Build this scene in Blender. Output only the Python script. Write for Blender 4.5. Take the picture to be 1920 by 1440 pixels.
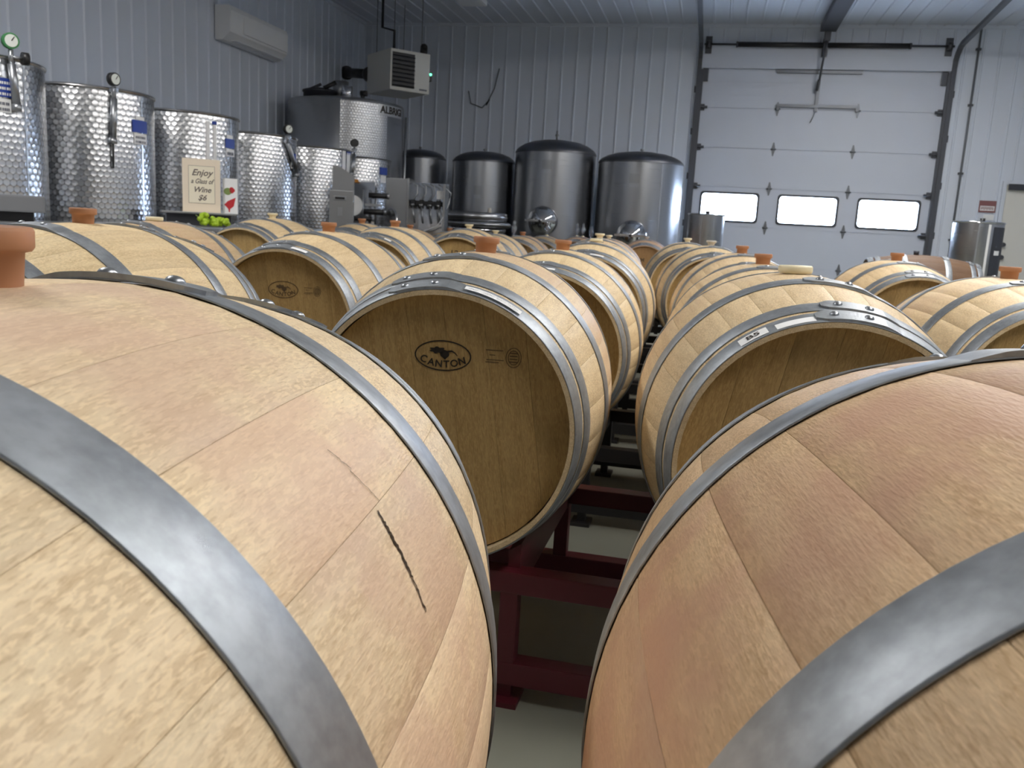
import bpy, bmesh, math, random
from mathutils import Vector, Matrix
R = math.radians
rnd = random.Random(7)
scn = bpy.context.scene
for o in list(bpy.data.objects):
    bpy.data.objects.remove(o)
COL = scn.collection
PI = math.pi

# ------------------------------------------------------------------ camera
CAM_Z = 1.07
cam_d = bpy.data.cameras.new('camera')
cam = bpy.data.objects.new('camera', cam_d)
COL.objects.link(cam)
scn.camera = cam
cam_d.sensor_width = 36.0
cam_d.lens = 36.0 * 1620.0 / 1920.0
cam_d.clip_start = 0.02
cam_d.clip_end = 200
cam_d.dof.use_dof = True
cam_d.dof.focus_distance = 1.0
cam_d.dof.aperture_fstop = 18.0
_p, _r, _psi = R(10.466), R(-3.175), R(12.496)
_fw = Vector((0, math.cos(_p), -math.sin(_p)))
_up = Vector((0, math.sin(_p), math.cos(_p)))
_rt = Vector((1, 0, 0))
_rt2 = _rt * math.cos(_r) - _up * math.sin(_r)
_up2 = _rt * math.sin(_r) + _up * math.cos(_r)
_yaw = Matrix.Rotation(_psi, 3, 'Z')
_m = Matrix((_yaw @ _rt2, _yaw @ _up2, -(_yaw @ _fw))).transposed()
cam.matrix_world = Matrix.Translation((0, 0, CAM_Z)) @ _m.to_4x4()

# ------------------------------------------------------------------ world, exposure
world = bpy.data.worlds.new('overcast_sky')
scn.world = world
world.use_nodes = True
bg = world.node_tree.nodes['Background']
bg.inputs[0].default_value = (0.62, 0.77, 1.0, 1)
bg.inputs[1].default_value = 32.0
scn.view_settings.view_transform = 'Standard'
scn.view_settings.look = 'None'
scn.view_settings.exposure = 0.38
scn.view_settings.gamma = 1.0
scn.view_settings.use_curve_mapping = False
LAMP = 48.0          # emission strength of the ceiling strip lights

# ------------------------------------------------------------------ materials
MATS = {}
def nmat(name):
    m = bpy.data.materials.new(name)
    m.use_nodes = True
    nt = m.node_tree
    nt.nodes.clear()
    out = nt.nodes.new('ShaderNodeOutputMaterial')
    b = nt.nodes.new('ShaderNodeBsdfPrincipled')
    nt.links.new(b.outputs[0], out.inputs[0])
    MATS[name] = m
    return m, nt, b, out
def N(nt, typ, **kw):
    n = nt.nodes.new(typ)
    for k, v in kw.items():
        if k == 'inp':
            for i, val in v.items():
                if hasattr(val, 'is_linked') or isinstance(val, bpy.types.NodeSocket):
                    nt.links.new(val, n.inputs[i])
                else:
                    n.inputs[i].default_value = val
        else:
            setattr(n, k, v)
    return n
def math_n(nt, op, a, b=None, c=None, clamp=False):
    n = nt.nodes.new('ShaderNodeMath'); n.operation = op; n.use_clamp = clamp
    for i, v in enumerate((a, b, c)):
        if v is None: continue
        if isinstance(v, bpy.types.NodeSocket): nt.links.new(v, n.inputs[i])
        else: n.inputs[i].default_value = v
    return n.outputs[0]
def mixc(nt, fac, a, b, mode='MIX'):
    n = nt.nodes.new('ShaderNodeMix'); n.data_type = 'RGBA'; n.blend_type = mode
    for i, v in ((0, fac), (6, a), (7, b)):
        if isinstance(v, bpy.types.NodeSocket): nt.links.new(v, n.inputs[i])
        else: n.inputs[i].default_value = v if i == 0 else (*v, 1)
    return n.outputs[2]
def smooth(nt, x, lo, hi, a=0.0, b=1.0):
    n = nt.nodes.new('ShaderNodeMapRange'); n.interpolation_type = 'SMOOTHSTEP'
    nt.links.new(x, n.inputs[0])
    for i, v in ((1, lo), (2, hi), (3, a), (4, b)): n.inputs[i].default_value = v
    return n.outputs[0]
def simple(name, col, rough=0.5, metal=0.0, noise=0.0, nscale=8.0, bump=0.0, bscale=60.0, spec=None):
    m, nt, b, out = nmat(name)
    b.inputs['Base Color'].default_value = (*col, 1)
    b.inputs['Roughness'].default_value = rough
    b.inputs['Metallic'].default_value = metal
    if spec is not None: b.inputs['Specular IOR Level'].default_value = spec
    if noise or bump:
        tc = N(nt, 'ShaderNodeTexCoord')
    if noise:
        nz = N(nt, 'ShaderNodeTexNoise', inp={'Vector': tc.outputs['Object'], 'Scale': nscale, 'Detail': 4.0})
        f = math_n(nt, 'MULTIPLY', math_n(nt, 'SUBTRACT', nz.outputs[0], 0.5), noise * 2)
        v = math_n(nt, 'ADD', f, 1.0)
        c = N(nt, 'ShaderNodeVectorMath', operation='SCALE', inp={0: col})
        nt.links.new(v, c.inputs['Scale'])
        nt.links.new(c.outputs[0], b.inputs['Base Color'])
    if bump:
        nz2 = N(nt, 'ShaderNodeTexNoise', inp={'Vector': tc.outputs['Object'], 'Scale': bscale, 'Detail': 3.0})
        bp = N(nt, 'ShaderNodeBump', inp={'Strength': bump, 'Distance': 0.002, 'Height': nz2.outputs[0]})
        nt.links.new(bp.outputs[0], b.inputs['Normal'])
    return m

def wood(name, along, light, dark, pore, pink, bumpd=0.0006, figure=1.0, stained=True):
    """oak: long streaks, short pores along the grain axis, broad figure; the object colour tints a barrel"""
    m, nt, b, out = nmat(name)
    tc = N(nt, 'ShaderNodeTexCoord'); oi = N(nt, 'ShaderNodeObjectInfo')
    off = N(nt, 'ShaderNodeCombineXYZ', inp={0: math_n(nt, 'MULTIPLY', oi.outputs['Random'], 37.0),
                                             1: math_n(nt, 'MULTIPLY', oi.outputs['Random'], 91.0),
                                             2: math_n(nt, 'MULTIPLY', oi.outputs['Random'], 53.0)})
    v = N(nt, 'ShaderNodeVectorMath', operation='ADD', inp={0: tc.outputs['Object'], 1: off.outputs[0]}).outputs[0]
    def stretch(ac, al):
        s = [ac, ac, ac]; s[along] = al
        return N(nt, 'ShaderNodeVectorMath', operation='MULTIPLY', inp={0: v, 1: s}).outputs[0]
    streak = N(nt, 'ShaderNodeTexNoise', inp={'Vector': stretch(70, 2.6), 'Scale': 1.0, 'Detail': 4.0, 'Roughness': 0.6}).outputs[0]
    fine = N(nt, 'ShaderNodeTexNoise', inp={'Vector': stretch(600, 60), 'Scale': 1.0, 'Detail': 2.0, 'Roughness': 0.55}).outputs[0]
    fleck = N(nt, 'ShaderNodeTexNoise', inp={'Vector': stretch(380, 95), 'Scale': 1.0, 'Detail': 2.0, 'Distortion': 0.4}).outputs[0]
    fig = N(nt, 'ShaderNodeTexNoise', inp={'Vector': stretch(15, 6), 'Scale': 1.0, 'Detail': 3.0, 'Distortion': 1.0}).outputs[0]
    c = mixc(nt, smooth(nt, streak, 0.36, 0.68), light, dark)
    c = mixc(nt, math_n(nt, 'MULTIPLY', smooth(nt, fig, 0.50, 0.70), 0.55 * figure), c, dark)
    c = mixc(nt, math_n(nt, 'MULTIPLY', smooth(nt, fleck, 0.48, 0.60), 0.60), c, tuple(min(1, x * 1.16) for x in light))
    c = mixc(nt, math_n(nt, 'MULTIPLY', smooth(nt, fine, 0.53, 0.68), 0.42), c, pore)
    if stained:
        sep = N(nt, 'ShaderNodeSeparateXYZ', inp={0: tc.outputs['Object']})
        ay = math_n(nt, 'ABSOLUTE', sep.outputs[1])
        band = smooth(nt, ay, 0.09, 0.17, 1.0, 0.0)
        blot = N(nt, 'ShaderNodeTexNoise', inp={'Vector': stretch(9, 7), 'Scale': 1.0, 'Detail': 4.0, 'Roughness': 0.6}).outputs[0]
        f = math_n(nt, 'MULTIPLY', math_n(nt, 'MULTIPLY', band, smooth(nt, blot, 0.34, 0.60)), oi.outputs['Alpha'])
        c = mixc(nt, f, c, pink)
    else:
        cl = N(nt, 'ShaderNodeTexNoise', inp={'Vector': v, 'Scale': 5.5, 'Detail': 4.0, 'Roughness': 0.6}).outputs[0]
        c = mixc(nt, math_n(nt, 'MULTIPLY', smooth(nt, cl, 0.50, 0.72), 0.50), c, tuple(x * 0.55 for x in dark))
    # stave to stave difference and the barrel's own tint
    rv = math_n(nt, 'ADD', math_n(nt, 'MULTIPLY', oi.outputs['Random'], 0.12), 0.94)
    sc = N(nt, 'ShaderNodeVectorMath', operation='SCALE', inp={0: c}); nt.links.new(rv, sc.inputs['Scale'])
    c = mixc(nt, 1.0, sc.outputs[0], oi.outputs['Color'], 'MULTIPLY')
    nt.links.new(c, b.inputs['Base Color'])
    b.inputs['Roughness'].default_value = 0.52
    b.inputs['Specular IOR Level'].default_value = 0.35
    h = math_n(nt, 'ADD', math_n(nt, 'MULTIPLY', fine, 0.6), math_n(nt, 'MULTIPLY', fleck, 0.6))
    bp = N(nt, 'ShaderNodeBump', inp={'Strength': 0.55, 'Distance': bumpd, 'Height': h})
    nt.links.new(bp.outputs[0], b.inputs['Normal'])
    return m
wood('stave_oak', 1, (0.75, 0.60, 0.385), (0.63, 0.475, 0.285), (0.43, 0.285, 0.14), (0.60, 0.40, 0.29), bumpd=0.0014)
wood('head_oak', 2, (0.50, 0.345, 0.15), (0.41, 0.27, 0.11), (0.24, 0.135, 0.05), (0.4, 0.2, 0.15), bumpd=0.0004, figure=0.6, stained=False)

def galvanized(name, col, rough):
    m, nt, b, out = nmat(name)
    tc = N(nt, 'ShaderNodeTexCoord')
    big = N(nt, 'ShaderNodeTexNoise', inp={'Vector': tc.outputs['Object'], 'Scale': 14.0, 'Detail': 5.0, 'Roughness': 0.65}).outputs[0]
    sp = N(nt, 'ShaderNodeTexNoise', inp={'Vector': tc.outputs['Object'], 'Scale': 95.0, 'Detail': 3.0}).outputs[0]
    k = math_n(nt, 'ADD', math_n(nt, 'MULTIPLY', big, 0.42), math_n(nt, 'MULTIPLY', sp, 0.24))
    c = mixc(nt, smooth(nt, k, 0.18, 0.48), tuple(x * 0.72 for x in col), tuple(min(1, x * 1.16) for x in col))
    nt.links.new(c, b.inputs['Base Color'])
    b.inputs['Metallic'].default_value = 0.82
    nt.links.new(math_n(nt, 'ADD', math_n(nt, 'MULTIPLY', big, 0.22), rough - 0.1), b.inputs['Roughness'])
    bp = N(nt, 'ShaderNodeBump', inp={'Strength': 0.12, 'Distance': 0.001, 'Height': big})
    nt.links.new(bp.outputs[0], b.inputs['Normal'])
galvanized('hoop_steel', (0.37, 0.40, 0.435), 0.50)
simple('rivet_steel', (0.34, 0.36, 0.39), 0.36, 0.85)
simple('terracotta', (0.43, 0.20, 0.10), 0.62, 0, 0.12, 20)
simple('silicone_white', (0.80, 0.72, 0.50), 0.45)
simple('silicone_grey', (0.55, 0.52, 0.46), 0.5)
simple('ink', (0.022, 0.016, 0.012), 0.7)
simple('ink_faded', (0.13, 0.085, 0.045), 0.8)
simple('crack_dark', (0.035, 0.018, 0.008), 0.9)
simple('paper_white', (0.88, 0.89, 0.90), 0.6)
simple('rack_red', (0.105, 0.013, 0.022), 0.42, 0, 0.15, 12)
simple('rack_black', (0.020, 0.019, 0.022), 0.45, 0, 0.15, 12)
simple('concrete', (0.27, 0.275, 0.228), 0.42, 0, 0.30, 1.6, 0.15, 30)
simple('black_plastic', (0.015, 0.015, 0.017), 0.4)
simple('dark_metal', (0.060, 0.063, 0.075), 0.45, 0.5)
simple('track_steel', (0.10, 0.105, 0.12), 0.45, 0.7)
simple('zinc', (0.42, 0.44, 0.47), 0.35, 0.9)
simple('zinc_dull', (0.17, 0.18, 0.20), 0.45, 0.7)
simple('pipe_grey', (0.16, 0.17, 0.19), 0.5, 0.3)
simple('door_white', (0.58, 0.62, 0.71), 0.5, 0, 0.03, 3)
simple('heater_cream', (0.74, 0.73, 0.68), 0.5)
simple('ac_white', (0.80, 0.81, 0.82), 0.4)
simple('label_blue', (0.016, 0.052, 0.33), 0.45)
simple('label_text', (0.10, 0.11, 0.15), 0.6)
simple('cream_card', (0.90, 0.83, 0.66), 0.6)
simple('cream_frame', (0.86, 0.75, 0.60), 0.55)
simple('sign_brown', (0.16, 0.13, 0.11), 0.7)
simple('grape_green', (0.42, 0.62, 0.03), 0.35)
simple('red_cloth', (0.32, 0.012, 0.02), 0.7)
simple('rose_red', (0.55, 0.02, 0.03), 0.6)
simple('rose_green', (0.22, 0.30, 0.09), 0.6)
simple('exit_red', (0.24, 0.10, 0.10), 0.5)
simple('tan_paper', (0.60, 0.50, 0.25), 0.7)
simple('grey_box', (0.20, 0.205, 0.22), 0.5)
simple('gauge_face', (0.78, 0.82, 0.78), 0.35)
simple('gauge_green', (0.05, 0.24, 0.08), 0.5)
simple('tube_clear', (0.55, 0.57, 0.60), 0.25)
simple('amber', (0.55, 0.22, 0.02), 0.4)
def steel(name, col, rough, aniso=0.0, brush=0.0):
    m, nt, b, out = nmat(name)
    b.inputs['Base Color'].default_value = (*col, 1)
    b.inputs['Metallic'].default_value = 1.0
    b.inputs['Roughness'].default_value = rough
    if brush:
        tc = N(nt, 'ShaderNodeTexCoord')
        v = N(nt, 'ShaderNodeVectorMath', operation='MULTIPLY', inp={0: tc.outputs['Object'], 1: (2.0, 2.0, 160.0)}).outputs[0]
        nz = N(nt, 'ShaderNodeTexNoise', inp={'Vector': v, 'Scale': 1.0, 'Detail': 2.0}).outputs[0]
        nt.links.new(math_n(nt, 'ADD', math_n(nt, 'MULTIPLY', nz, 0.12), rough - 0.06), b.inputs['Roughness'])
    return m
steel('steel_brushed', (0.40, 0.41, 0.43), 0.30, brush=0.18)
steel('steel_mirror', (0.66, 0.67, 0.70), 0.10)
steel('steel_rim', (0.62, 0.62, 0.62), 0.25)
steel('steel_panel', (0.36, 0.37, 0.38), 0.42)
def dimpled(name, radius, pitch, col=(0.58, 0.59, 0.61), rough=0.24, strength=0.6):
    """circular-polished sheet: a staggered grid of shallow round dimples wrapped on a cylinder"""
    m, nt, b, out = nmat(name)
    tc = N(nt, 'ShaderNodeTexCoord')
    s = N(nt, 'ShaderNodeSeparateXYZ', inp={0: tc.outputs['Object']})
    u = math_n(nt, 'MULTIPLY', math_n(nt, 'ARCTAN2', s.outputs[1], s.outputs[0]), radius / pitch)
    w = math_n(nt, 'MULTIPLY', s.outputs[2], 1.0 / (pitch * 1.73205))
    def cell(du, dw):
        a = math_n(nt, 'SUBTRACT', math_n(nt, 'FRACT', math_n(nt, 'ADD', u, 50 + du)), 0.5)
        c = math_n(nt, 'MULTIPLY', math_n(nt, 'SUBTRACT', math_n(nt, 'FRACT', math_n(nt, 'ADD', w, 50 + dw)), 0.5), 1.73205)
        return math_n(nt, 'SQRT', math_n(nt, 'ADD', math_n(nt, 'MULTIPLY', a, a), math_n(nt, 'MULTIPLY', c, c)))
    d = math_n(nt, 'MINIMUM', cell(0, 0), cell(0.5, 0.5))
    h = math_n(nt, 'MULTIPLY', d, d)
    bp = N(nt, 'ShaderNodeBump', inp={'Strength': strength, 'Distance': pitch * 0.42, 'Height': h})
    nt.links.new(bp.outputs[0], b.inputs['Normal'])
    ring = smooth(nt, d, 0.36, 0.55)
    c = mixc(nt, ring, col, tuple(x * 0.48 for x in col))
    nt.links.new(c, b.inputs['Base Color'])
    b.inputs['Metallic'].default_value = 1.0
    b.inputs['Roughness'].default_value = rough
dimpled('steel_dimpled', 0.48, 0.043, col=(.62, .63, .65), rough=.27, strength=.26)
dimpled('steel_dimpled_fine', 0.82, 0.040, rough=0.30, strength=0.22)
simple('wall_metal', (0.66, 0.71, 0.80), 0.42, 0, 0.04, 1.5)
simple('ceiling_metal', (0.60, 0.64, 0.72), 0.45, 0, 0.04, 1.5)
def emit(name, col, s):
    m, nt, b, out = nmat(name)
    b.inputs['Base Color'].default_value = (0.8, 0.8, 0.8, 1)
    b.inputs['Emission Color'].default_value = (*col, 1)
    b.inputs['Emission Strength'].default_value = s
emit('lamp_diffuser', (1.0, 0.965, 0.92), LAMP)
emit('led_green', (0.1, 1.0, 0.45), 3.0)
def glass(name, tint, gl, rough=0.03):
    m, nt, b, out = nmat(name)
    nt.nodes.remove(b)
    t = N(nt, 'ShaderNodeBsdfTransparent', inp={0: (*tint, 1)})
    g = N(nt, 'ShaderNodeBsdfGlossy', inp={0: (0.9, 0.95, 1, 1), 'Roughness': rough})
    mx = N(nt, 'ShaderNodeMixShader', inp={0: gl, 1: t.outputs[0], 2: g.outputs[0]})
    nt.links.new(mx.outputs[0], out.inputs[0])
glass('window_glass', (0.97, 0.98, 1.0), 0.06)
glass('clear_plastic', (0.86, 0.88, 0.93), 0.22)

# ------------------------------------------------------------------ mesh helpers
class MB:
    def __init__(s): s.v = []; s.f = []; s.sm = []
    def add(s, vs, fs, smooth=False):
        n = len(s.v); s.v += [tuple(v) for v in vs]
        for f in fs: s.f.append([n + i for i in f]); s.sm.append(smooth)
        return s
    def box(s, x0, x1, y0, y1, z0, z1, M=None):
        vs = [Vector((x, y, z)) for z in (z0, z1) for y in (y0, y1) for x in (x0, x1)]
        if M is not None: vs = [M @ v for v in vs]
        return s.add(vs, [(0, 2, 3, 1), (4, 5, 7, 6), (0, 1, 5, 4), (2, 6, 7, 3), (0, 4, 6, 2), (1, 3, 7, 5)])
    def bbox(s, x0, x1, y0, y1, z0, z1, b=0.01, M=None):
        """box with chamfered edges"""
        bm = bmesh.new(); bmesh.ops.create_cube(bm, size=1.0)
        for v in bm.verts:
            v.co = Vector(((x0 + x1) / 2 + v.co.x * (x1 - x0), (y0 + y1) / 2 + v.co.y * (y1 - y0), (z0 + z1) / 2 + v.co.z * (z1 - z0)))
        bmesh.ops.bevel(bm, geom=list(bm.edges), offset=b, segments=2, affect='EDGES', profile=0.7)
        bm.verts.index_update()
        vs = [v.co.copy() for v in bm.verts]; fs = [[v.index for v in f.verts] for f in bm.faces]; bm.free()
        if M is not None: vs = [M @ v for v in vs]
        return s.add(vs, fs)
    def lathe(s, prof, n=24, M=None, caps=True, smooth=True):
        """prof: list of (r,z) from bottom to top around Z"""
        vs = []
        for r, z in prof:
            for k in range(n):
                a = 2 * PI * k / n; vs.append(Vector((r * math.cos(a), r * math.sin(a), z)))
        if M is not None: vs = [M @ v for v in vs]
        fs = []
        for i in range(len(prof) - 1):
            for k in range(n):
                k2 = (k + 1) % n; fs.append((i * n + k, i * n + k2, (i + 1) * n + k2, (i + 1) * n + k))
        s.add(vs, fs, smooth)
        base = len(s.v) - len(vs)
        if caps:
            s.f.append([base + k for k in reversed(range(n))]); s.sm.append(False)
            s.f.append([base + (len(prof) - 1) * n + k for k in range(n)]); s.sm.append(False)
        return s
    def cyl(s, p0, p1, r, n=16, r1=None, smooth=True):
        p0, p1 = Vector(p0), Vector(p1); d = p1 - p0
        M = Matrix.Translation(p0) @ d.to_track_quat('Z', 'Y').to_matrix().to_4x4()
        return s.lathe([(r, 0), (r if r1 is None else r1, d.length)], n, M, True, smooth)
    def tube(s, pts, r, n=8):
        pts = [Vector(p) for p in pts]; rings = []
        for i, p in enumerate(pts):
            d = (pts[min(i + 1, len(pts) - 1)] - pts[max(i - 1, 0)]).normalized()
            q = d.to_track_quat('Z', 'Y').to_matrix()
            rings.append([p + q @ Vector((r * math.cos(2 * PI * k / n), r * math.sin(2 * PI * k / n), 0)) for k in range(n)])
        vs = [v for g in rings for v in g]; fs = []
        for i in range(len(pts) - 1):
            for k in range(n):
                k2 = (k + 1) % n; fs.append((i * n + k, i * n + k2, (i + 1) * n + k2, (i + 1) * n + k))
        fs.append(list(reversed(range(n)))); fs.append([(len(pts) - 1) * n + k for k in range(n)])
        return s.add(vs, fs, True)
    def sphere(s, c, r, u=12, v=8, sz=1.0):
        prof = [(max(1e-4, r * math.sin(PI * i / v)), -r * sz * math.cos(PI * i / v)) for i in range(v + 1)]
        return s.lathe(prof, u, Matrix.Translation(Vector(c)), False)
    def extrude(s, pts, z0, z1, M=None):
        """closed 2D outline in XY extruded along Z"""
        n = len(pts)
        vs = [Vector((x, y, z0)) for x, y in pts] + [Vector((x, y, z1)) for x, y in pts]
        if M is not None: vs = [M @ v for v in vs]
        return s.add(vs, [list(reversed(range(n))), list(range(n, 2 * n))] + [(i, (i + 1) % n, n + (i + 1) % n, n + i) for i in range(n)])
    def mesh(s, name, mat):
        me = bpy.data.meshes.new(name)
        me.from_pydata(s.v, [], s.f)
        me.polygons.foreach_set('use_smooth', s.sm)
        me.materials.append(MATS[mat]); me.update()
        return me
    def obj(s, name, mat, parent=None, loc=None, rot=None):
        return link(name, s.mesh(name, mat), parent, loc, rot)
def link(name, me, parent=None, loc=None, rot=None):
    o = bpy.data.objects.new(name, me); COL.objects.link(o)
    if parent is not None: o.parent = parent
    if loc is not None: o.location = loc
    if rot is not None: o.rotation_euler = rot
    return o
def tag(o, label=None, cat=None, group=None, kind=None):
    if label: o['label'] = label
    if cat: o['category'] = cat
    if group: o['group'] = group
    if kind: o['kind'] = kind
    return o
def thing(name, label, cat, loc=(0, 0, 0), rotz=0.0, group=None):
    o = bpy.data.objects.new(name, None); COL.objects.link(o)
    o.empty_display_size = 0.1; o.location = loc; o.rotation_euler = (0, 0, rotz)
    return tag(o, label, cat, group)
def struct(o): o['kind'] = 'structure'; return o
def text_geo(body, size, shear=0.0, align='CENTER'):
    """vertices and faces of a line of lettering lying in XY, built from the built-in font"""
    cu = bpy.data.curves.new('lettering', 'FONT'); cu.body = body; cu.size = size; cu.shear = shear
    cu.align_x = align; cu.align_y = 'CENTER'; cu.resolution_u = 3; cu.offset = size * 0.020
    o = bpy.data.objects.new('lettering', cu); COL.objects.link(o)
    dg = bpy.context.evaluated_depsgraph_get(); dg.update()
    me = bpy.data.meshes.new_from_object(o.evaluated_get(dg))
    vs = [v.co.copy() for v in me.vertices]; fs = [list(p.vertices) for p in me.polygons]
    bpy.data.objects.remove(o); bpy.data.curves.remove(cu); bpy.data.meshes.remove(me)
    return vs, fs

# ------------------------------------------------------------------ room
XL, XR, YB, YF, ZC = -6.2, 7.2, 14.75, -7.0, 4.34
DL, DR, DT = -0.45, 3.205, 3.70                       # overhead door opening
fl = MB().box(XL - .2, XR + .2, YF - .2, YB + .2, -0.12, 0.0).obj('floor', 'concrete'); struct(fl)

def rib_panel(width, height, pitch=0.24, rib=0.013, depth=0.016):
    """ribbed steel sheet in XZ facing -Y, origin at lower left"""
    mb = MB(); n = max(1, round(width / pitch)); xs = [(0, 0)]
    for i in range(n):
        c = (i + 0.5) * pitch
        for dx, dy in ((-rib * 1.5, 0), (-rib * .7, -depth), (rib * .7, -depth), (rib * 1.5, 0)):
            xs.append((c + dx, dy))
    xs.append((width, 0))
    vs = [(x, y, 0) for x, y in xs] + [(x, y, height) for x, y in xs]
    L = len(xs)
    mb.add(vs, [(i, i + 1, L + i + 1, L + i) for i in range(L - 1)])
    return mb
def clad(base, length, height, M, mat, height_fn=None):
    """sheets of 0.96 m along local X of matrix M, as children called panel"""
    cache = {}
    k = 0; x = 0.0
    while x < length - 0.01:
        w = min(0.96, length - x); key = round(w, 3)
        if key not in cache: cache[key] = rib_panel(w, height).mesh('panel', mat)
        o = link('panel', cache[key], base); o.matrix_world = M @ Matrix.Translation((x, 0, 0))
        x += 0.96
# left wall
wl = MB().box(XL - .15, XL - .006, YF, YB, 0, ZC).obj('wall_left', 'wall_metal'); struct(wl)
clad(wl, YB - YF, ZC, Matrix.Translation((XL, YF, 0)) @ Matrix.Rotation(PI / 2, 4, 'Z'), 'wall_metal')
# right wall and the wall behind the camera
wr = MB().box(XR + .006, XR + .15, YF, YB, 0, ZC).obj('wall_right', 'wall_metal'); struct(wr)
clad(wr, YB - YF, ZC, Matrix.Translation((XR, YB, 0)) @ Matrix.Rotation(-PI / 2, 4, 'Z'), 'wall_metal')
wf = MB().box(XL, XR, YF - .15, YF - .006, 0, ZC).obj('wall_front', 'wall_metal'); struct(wf)
clad(wf, XR - XL, ZC, Matrix.Translation((XR, YF, 0)) @ Matrix.Rotation(PI, 4, 'Z'), 'wall_metal')
# back wall with the door opening (three pieces)
MDL, MDR, MDT = 4.22, 5.16, 2.06                      # personnel door
wb = MB()
wb.box(XL, DL - .02, YB + .006, YB + .15, 0, ZC); wb.box(DR + .02, XR, YB + .006, YB + .15, 0, ZC); wb.box(DL - .02, DR + .02, YB + .006, YB + .15, DT, ZC)
wb = wb.obj('wall_back', 'wall_metal'); struct(wb)
clad(wb, DL - .06 - XL, ZC, Matrix.Translation((XL, YB, 0)), 'wall_metal')
clad(wb, MDL - .06 - DR - .06, ZC, Matrix.Translation((DR + .06, YB, 0)), 'wall_metal')
clad(wb, MDR - MDL + .12, ZC - MDT - .06, Matrix.Translation((MDL - .06, YB, MDT + .06)), 'wall_metal')
clad(wb, XR - MDR - .06, ZC, Matrix.Translation((MDR + .06, YB, 0)), 'wall_metal')
clad(wb, DR - DL + .12, ZC - DT - .36, Matrix.Translation((DL - .06, YB, DT + .36)), 'wall_metal')
# ceiling
ce = MB().box(XL - .15, XR + .15, YF, YB + .15, ZC + .006, ZC + .12).obj('ceiling', 'ceiling_metal'); struct(ce)
clad(ce, XR - XL, YB - YF, Matrix.Translation((XL, YB, ZC)) @ Matrix.Rotation(PI / 2, 4, 'X'), 'ceiling_metal')
struct(MB().box(XL, XR, YB - .035, YB - .001, ZC - .05, ZC).obj('trim_1', 'wall_metal'))
struct(MB().box(XL + .001, XL + .035, YF, YB - .04, ZC - .05, ZC).obj('trim_2', 'wall_metal'))
# door header and jambs
struct(MB().box(DL - .06, DR + .06, YB - .05, YB + .027, DT - .02, DT + .34).obj('trim_3', 'door_white'))
struct(MB().box(DL - .10, DL - .005, YB - .03, YB + .12, 0, DT - .02).box(DL - .01, DL + .015, YB - .03, YB + .027, 0, DT - .02).obj('trim_4', 'wall_metal'))
struct(MB().box(DR + .005, DR + .10, YB - .03, YB + .12, 0, DT - .02).box(DR - .015, DR + .01, YB - .03, YB + .027, 0, DT - .02).obj('trim_5', 'wall_metal'))

# ------------------------------------------------------------------ overhead sectional door
gd = bpy.data.objects.new('door_1', None); COL.objects.link(gd); gd.location = (DL, YB + .03, 0); struct(gd)
W = DR - DL; SH = DT / 6
wins = [(0.17, 1.065), (1.39, 2.285), (2.60, 3.495)]
WZ0, WZ1 = 1.315, 1.755
for k in range(6):
    z0, z1 = k * SH + .004, (k + 1) * SH - .004
    mb = MB()
    if k == 2:
        xs = [0] + [q for w in wins for q in w] + [W]
        mb.box(0, W, 0, .05, z0, WZ0); mb.box(0, W, 0, .05, WZ1, z1)
        for i in range(0, len(xs), 2): mb.box(xs[i], xs[i + 1], 0, .05, WZ0, WZ1)
    else:
        mb.box(0, W, 0, .05, z0, z1)
    if k: mb.box(0, W, .012, .05, z0 - .02, z0 + .001)
    # shallow pressed lines
    for q in (0.33, 0.66):
        zq = z0 + (z1 - z0) * q
        if k != 2: mb.box(0, W, -.0025, 0.001, zq - .006, zq + .006)
    mb.obj('door_section', 'door_white', gd)
def rrect(x0, x1, z0, z1, r, n=5):
    pts = []
    for cx, cz, a0 in ((x1 - r, z1 - r, 0), (x0 + r, z1 - r, 90), (x0 + r, z0 + r, 180), (x1 - r, z0 + r, 270)):
        for i in range(n + 1):
            a = R(a0 + 90 * i / n); pts.append((cx + r * math.cos(a), cz + r * math.sin(a)))
    return pts
XZ = Matrix(((1, 0, 0, 0), (0, 0, -1, 0), (0, 1, 0, 0), (0, 0, 0, 1)))   # XY outline -> XZ plane facing -Y
for a, b in wins:
    o1 = rrect(a - .02, b + .02, WZ0 - .02, WZ1 + .02, .05); o2 = rrect(a + .012, b - .012, WZ0 + .012, WZ1 - .012, .05)
    n = len(o1)
    vs = [(x, -.012, z) for x, z in o1] + [(x, -.012, z) for x, z in o2] + [(x, .055, z) for x, z in o1] + [(x, .055, z) for x, z in o2]
    fs = []
    for i in range(n):
        j = (i + 1) % n
        fs += [(i, j, n + j, n + i), (n + i, n + j, 3 * n + j, 3 * n + i), (j, i, 2 * n + i, 2 * n + j), (2 * n + j, 2 * n + i, 3 * n + i, 3 * n + j)]
    fr = MB().add(vs, fs).obj('window_frame', 'dark_metal', gd)
    MB().extrude(o2, -.030, -.026, XZ).obj('pane', 'window_glass', fr)
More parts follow.
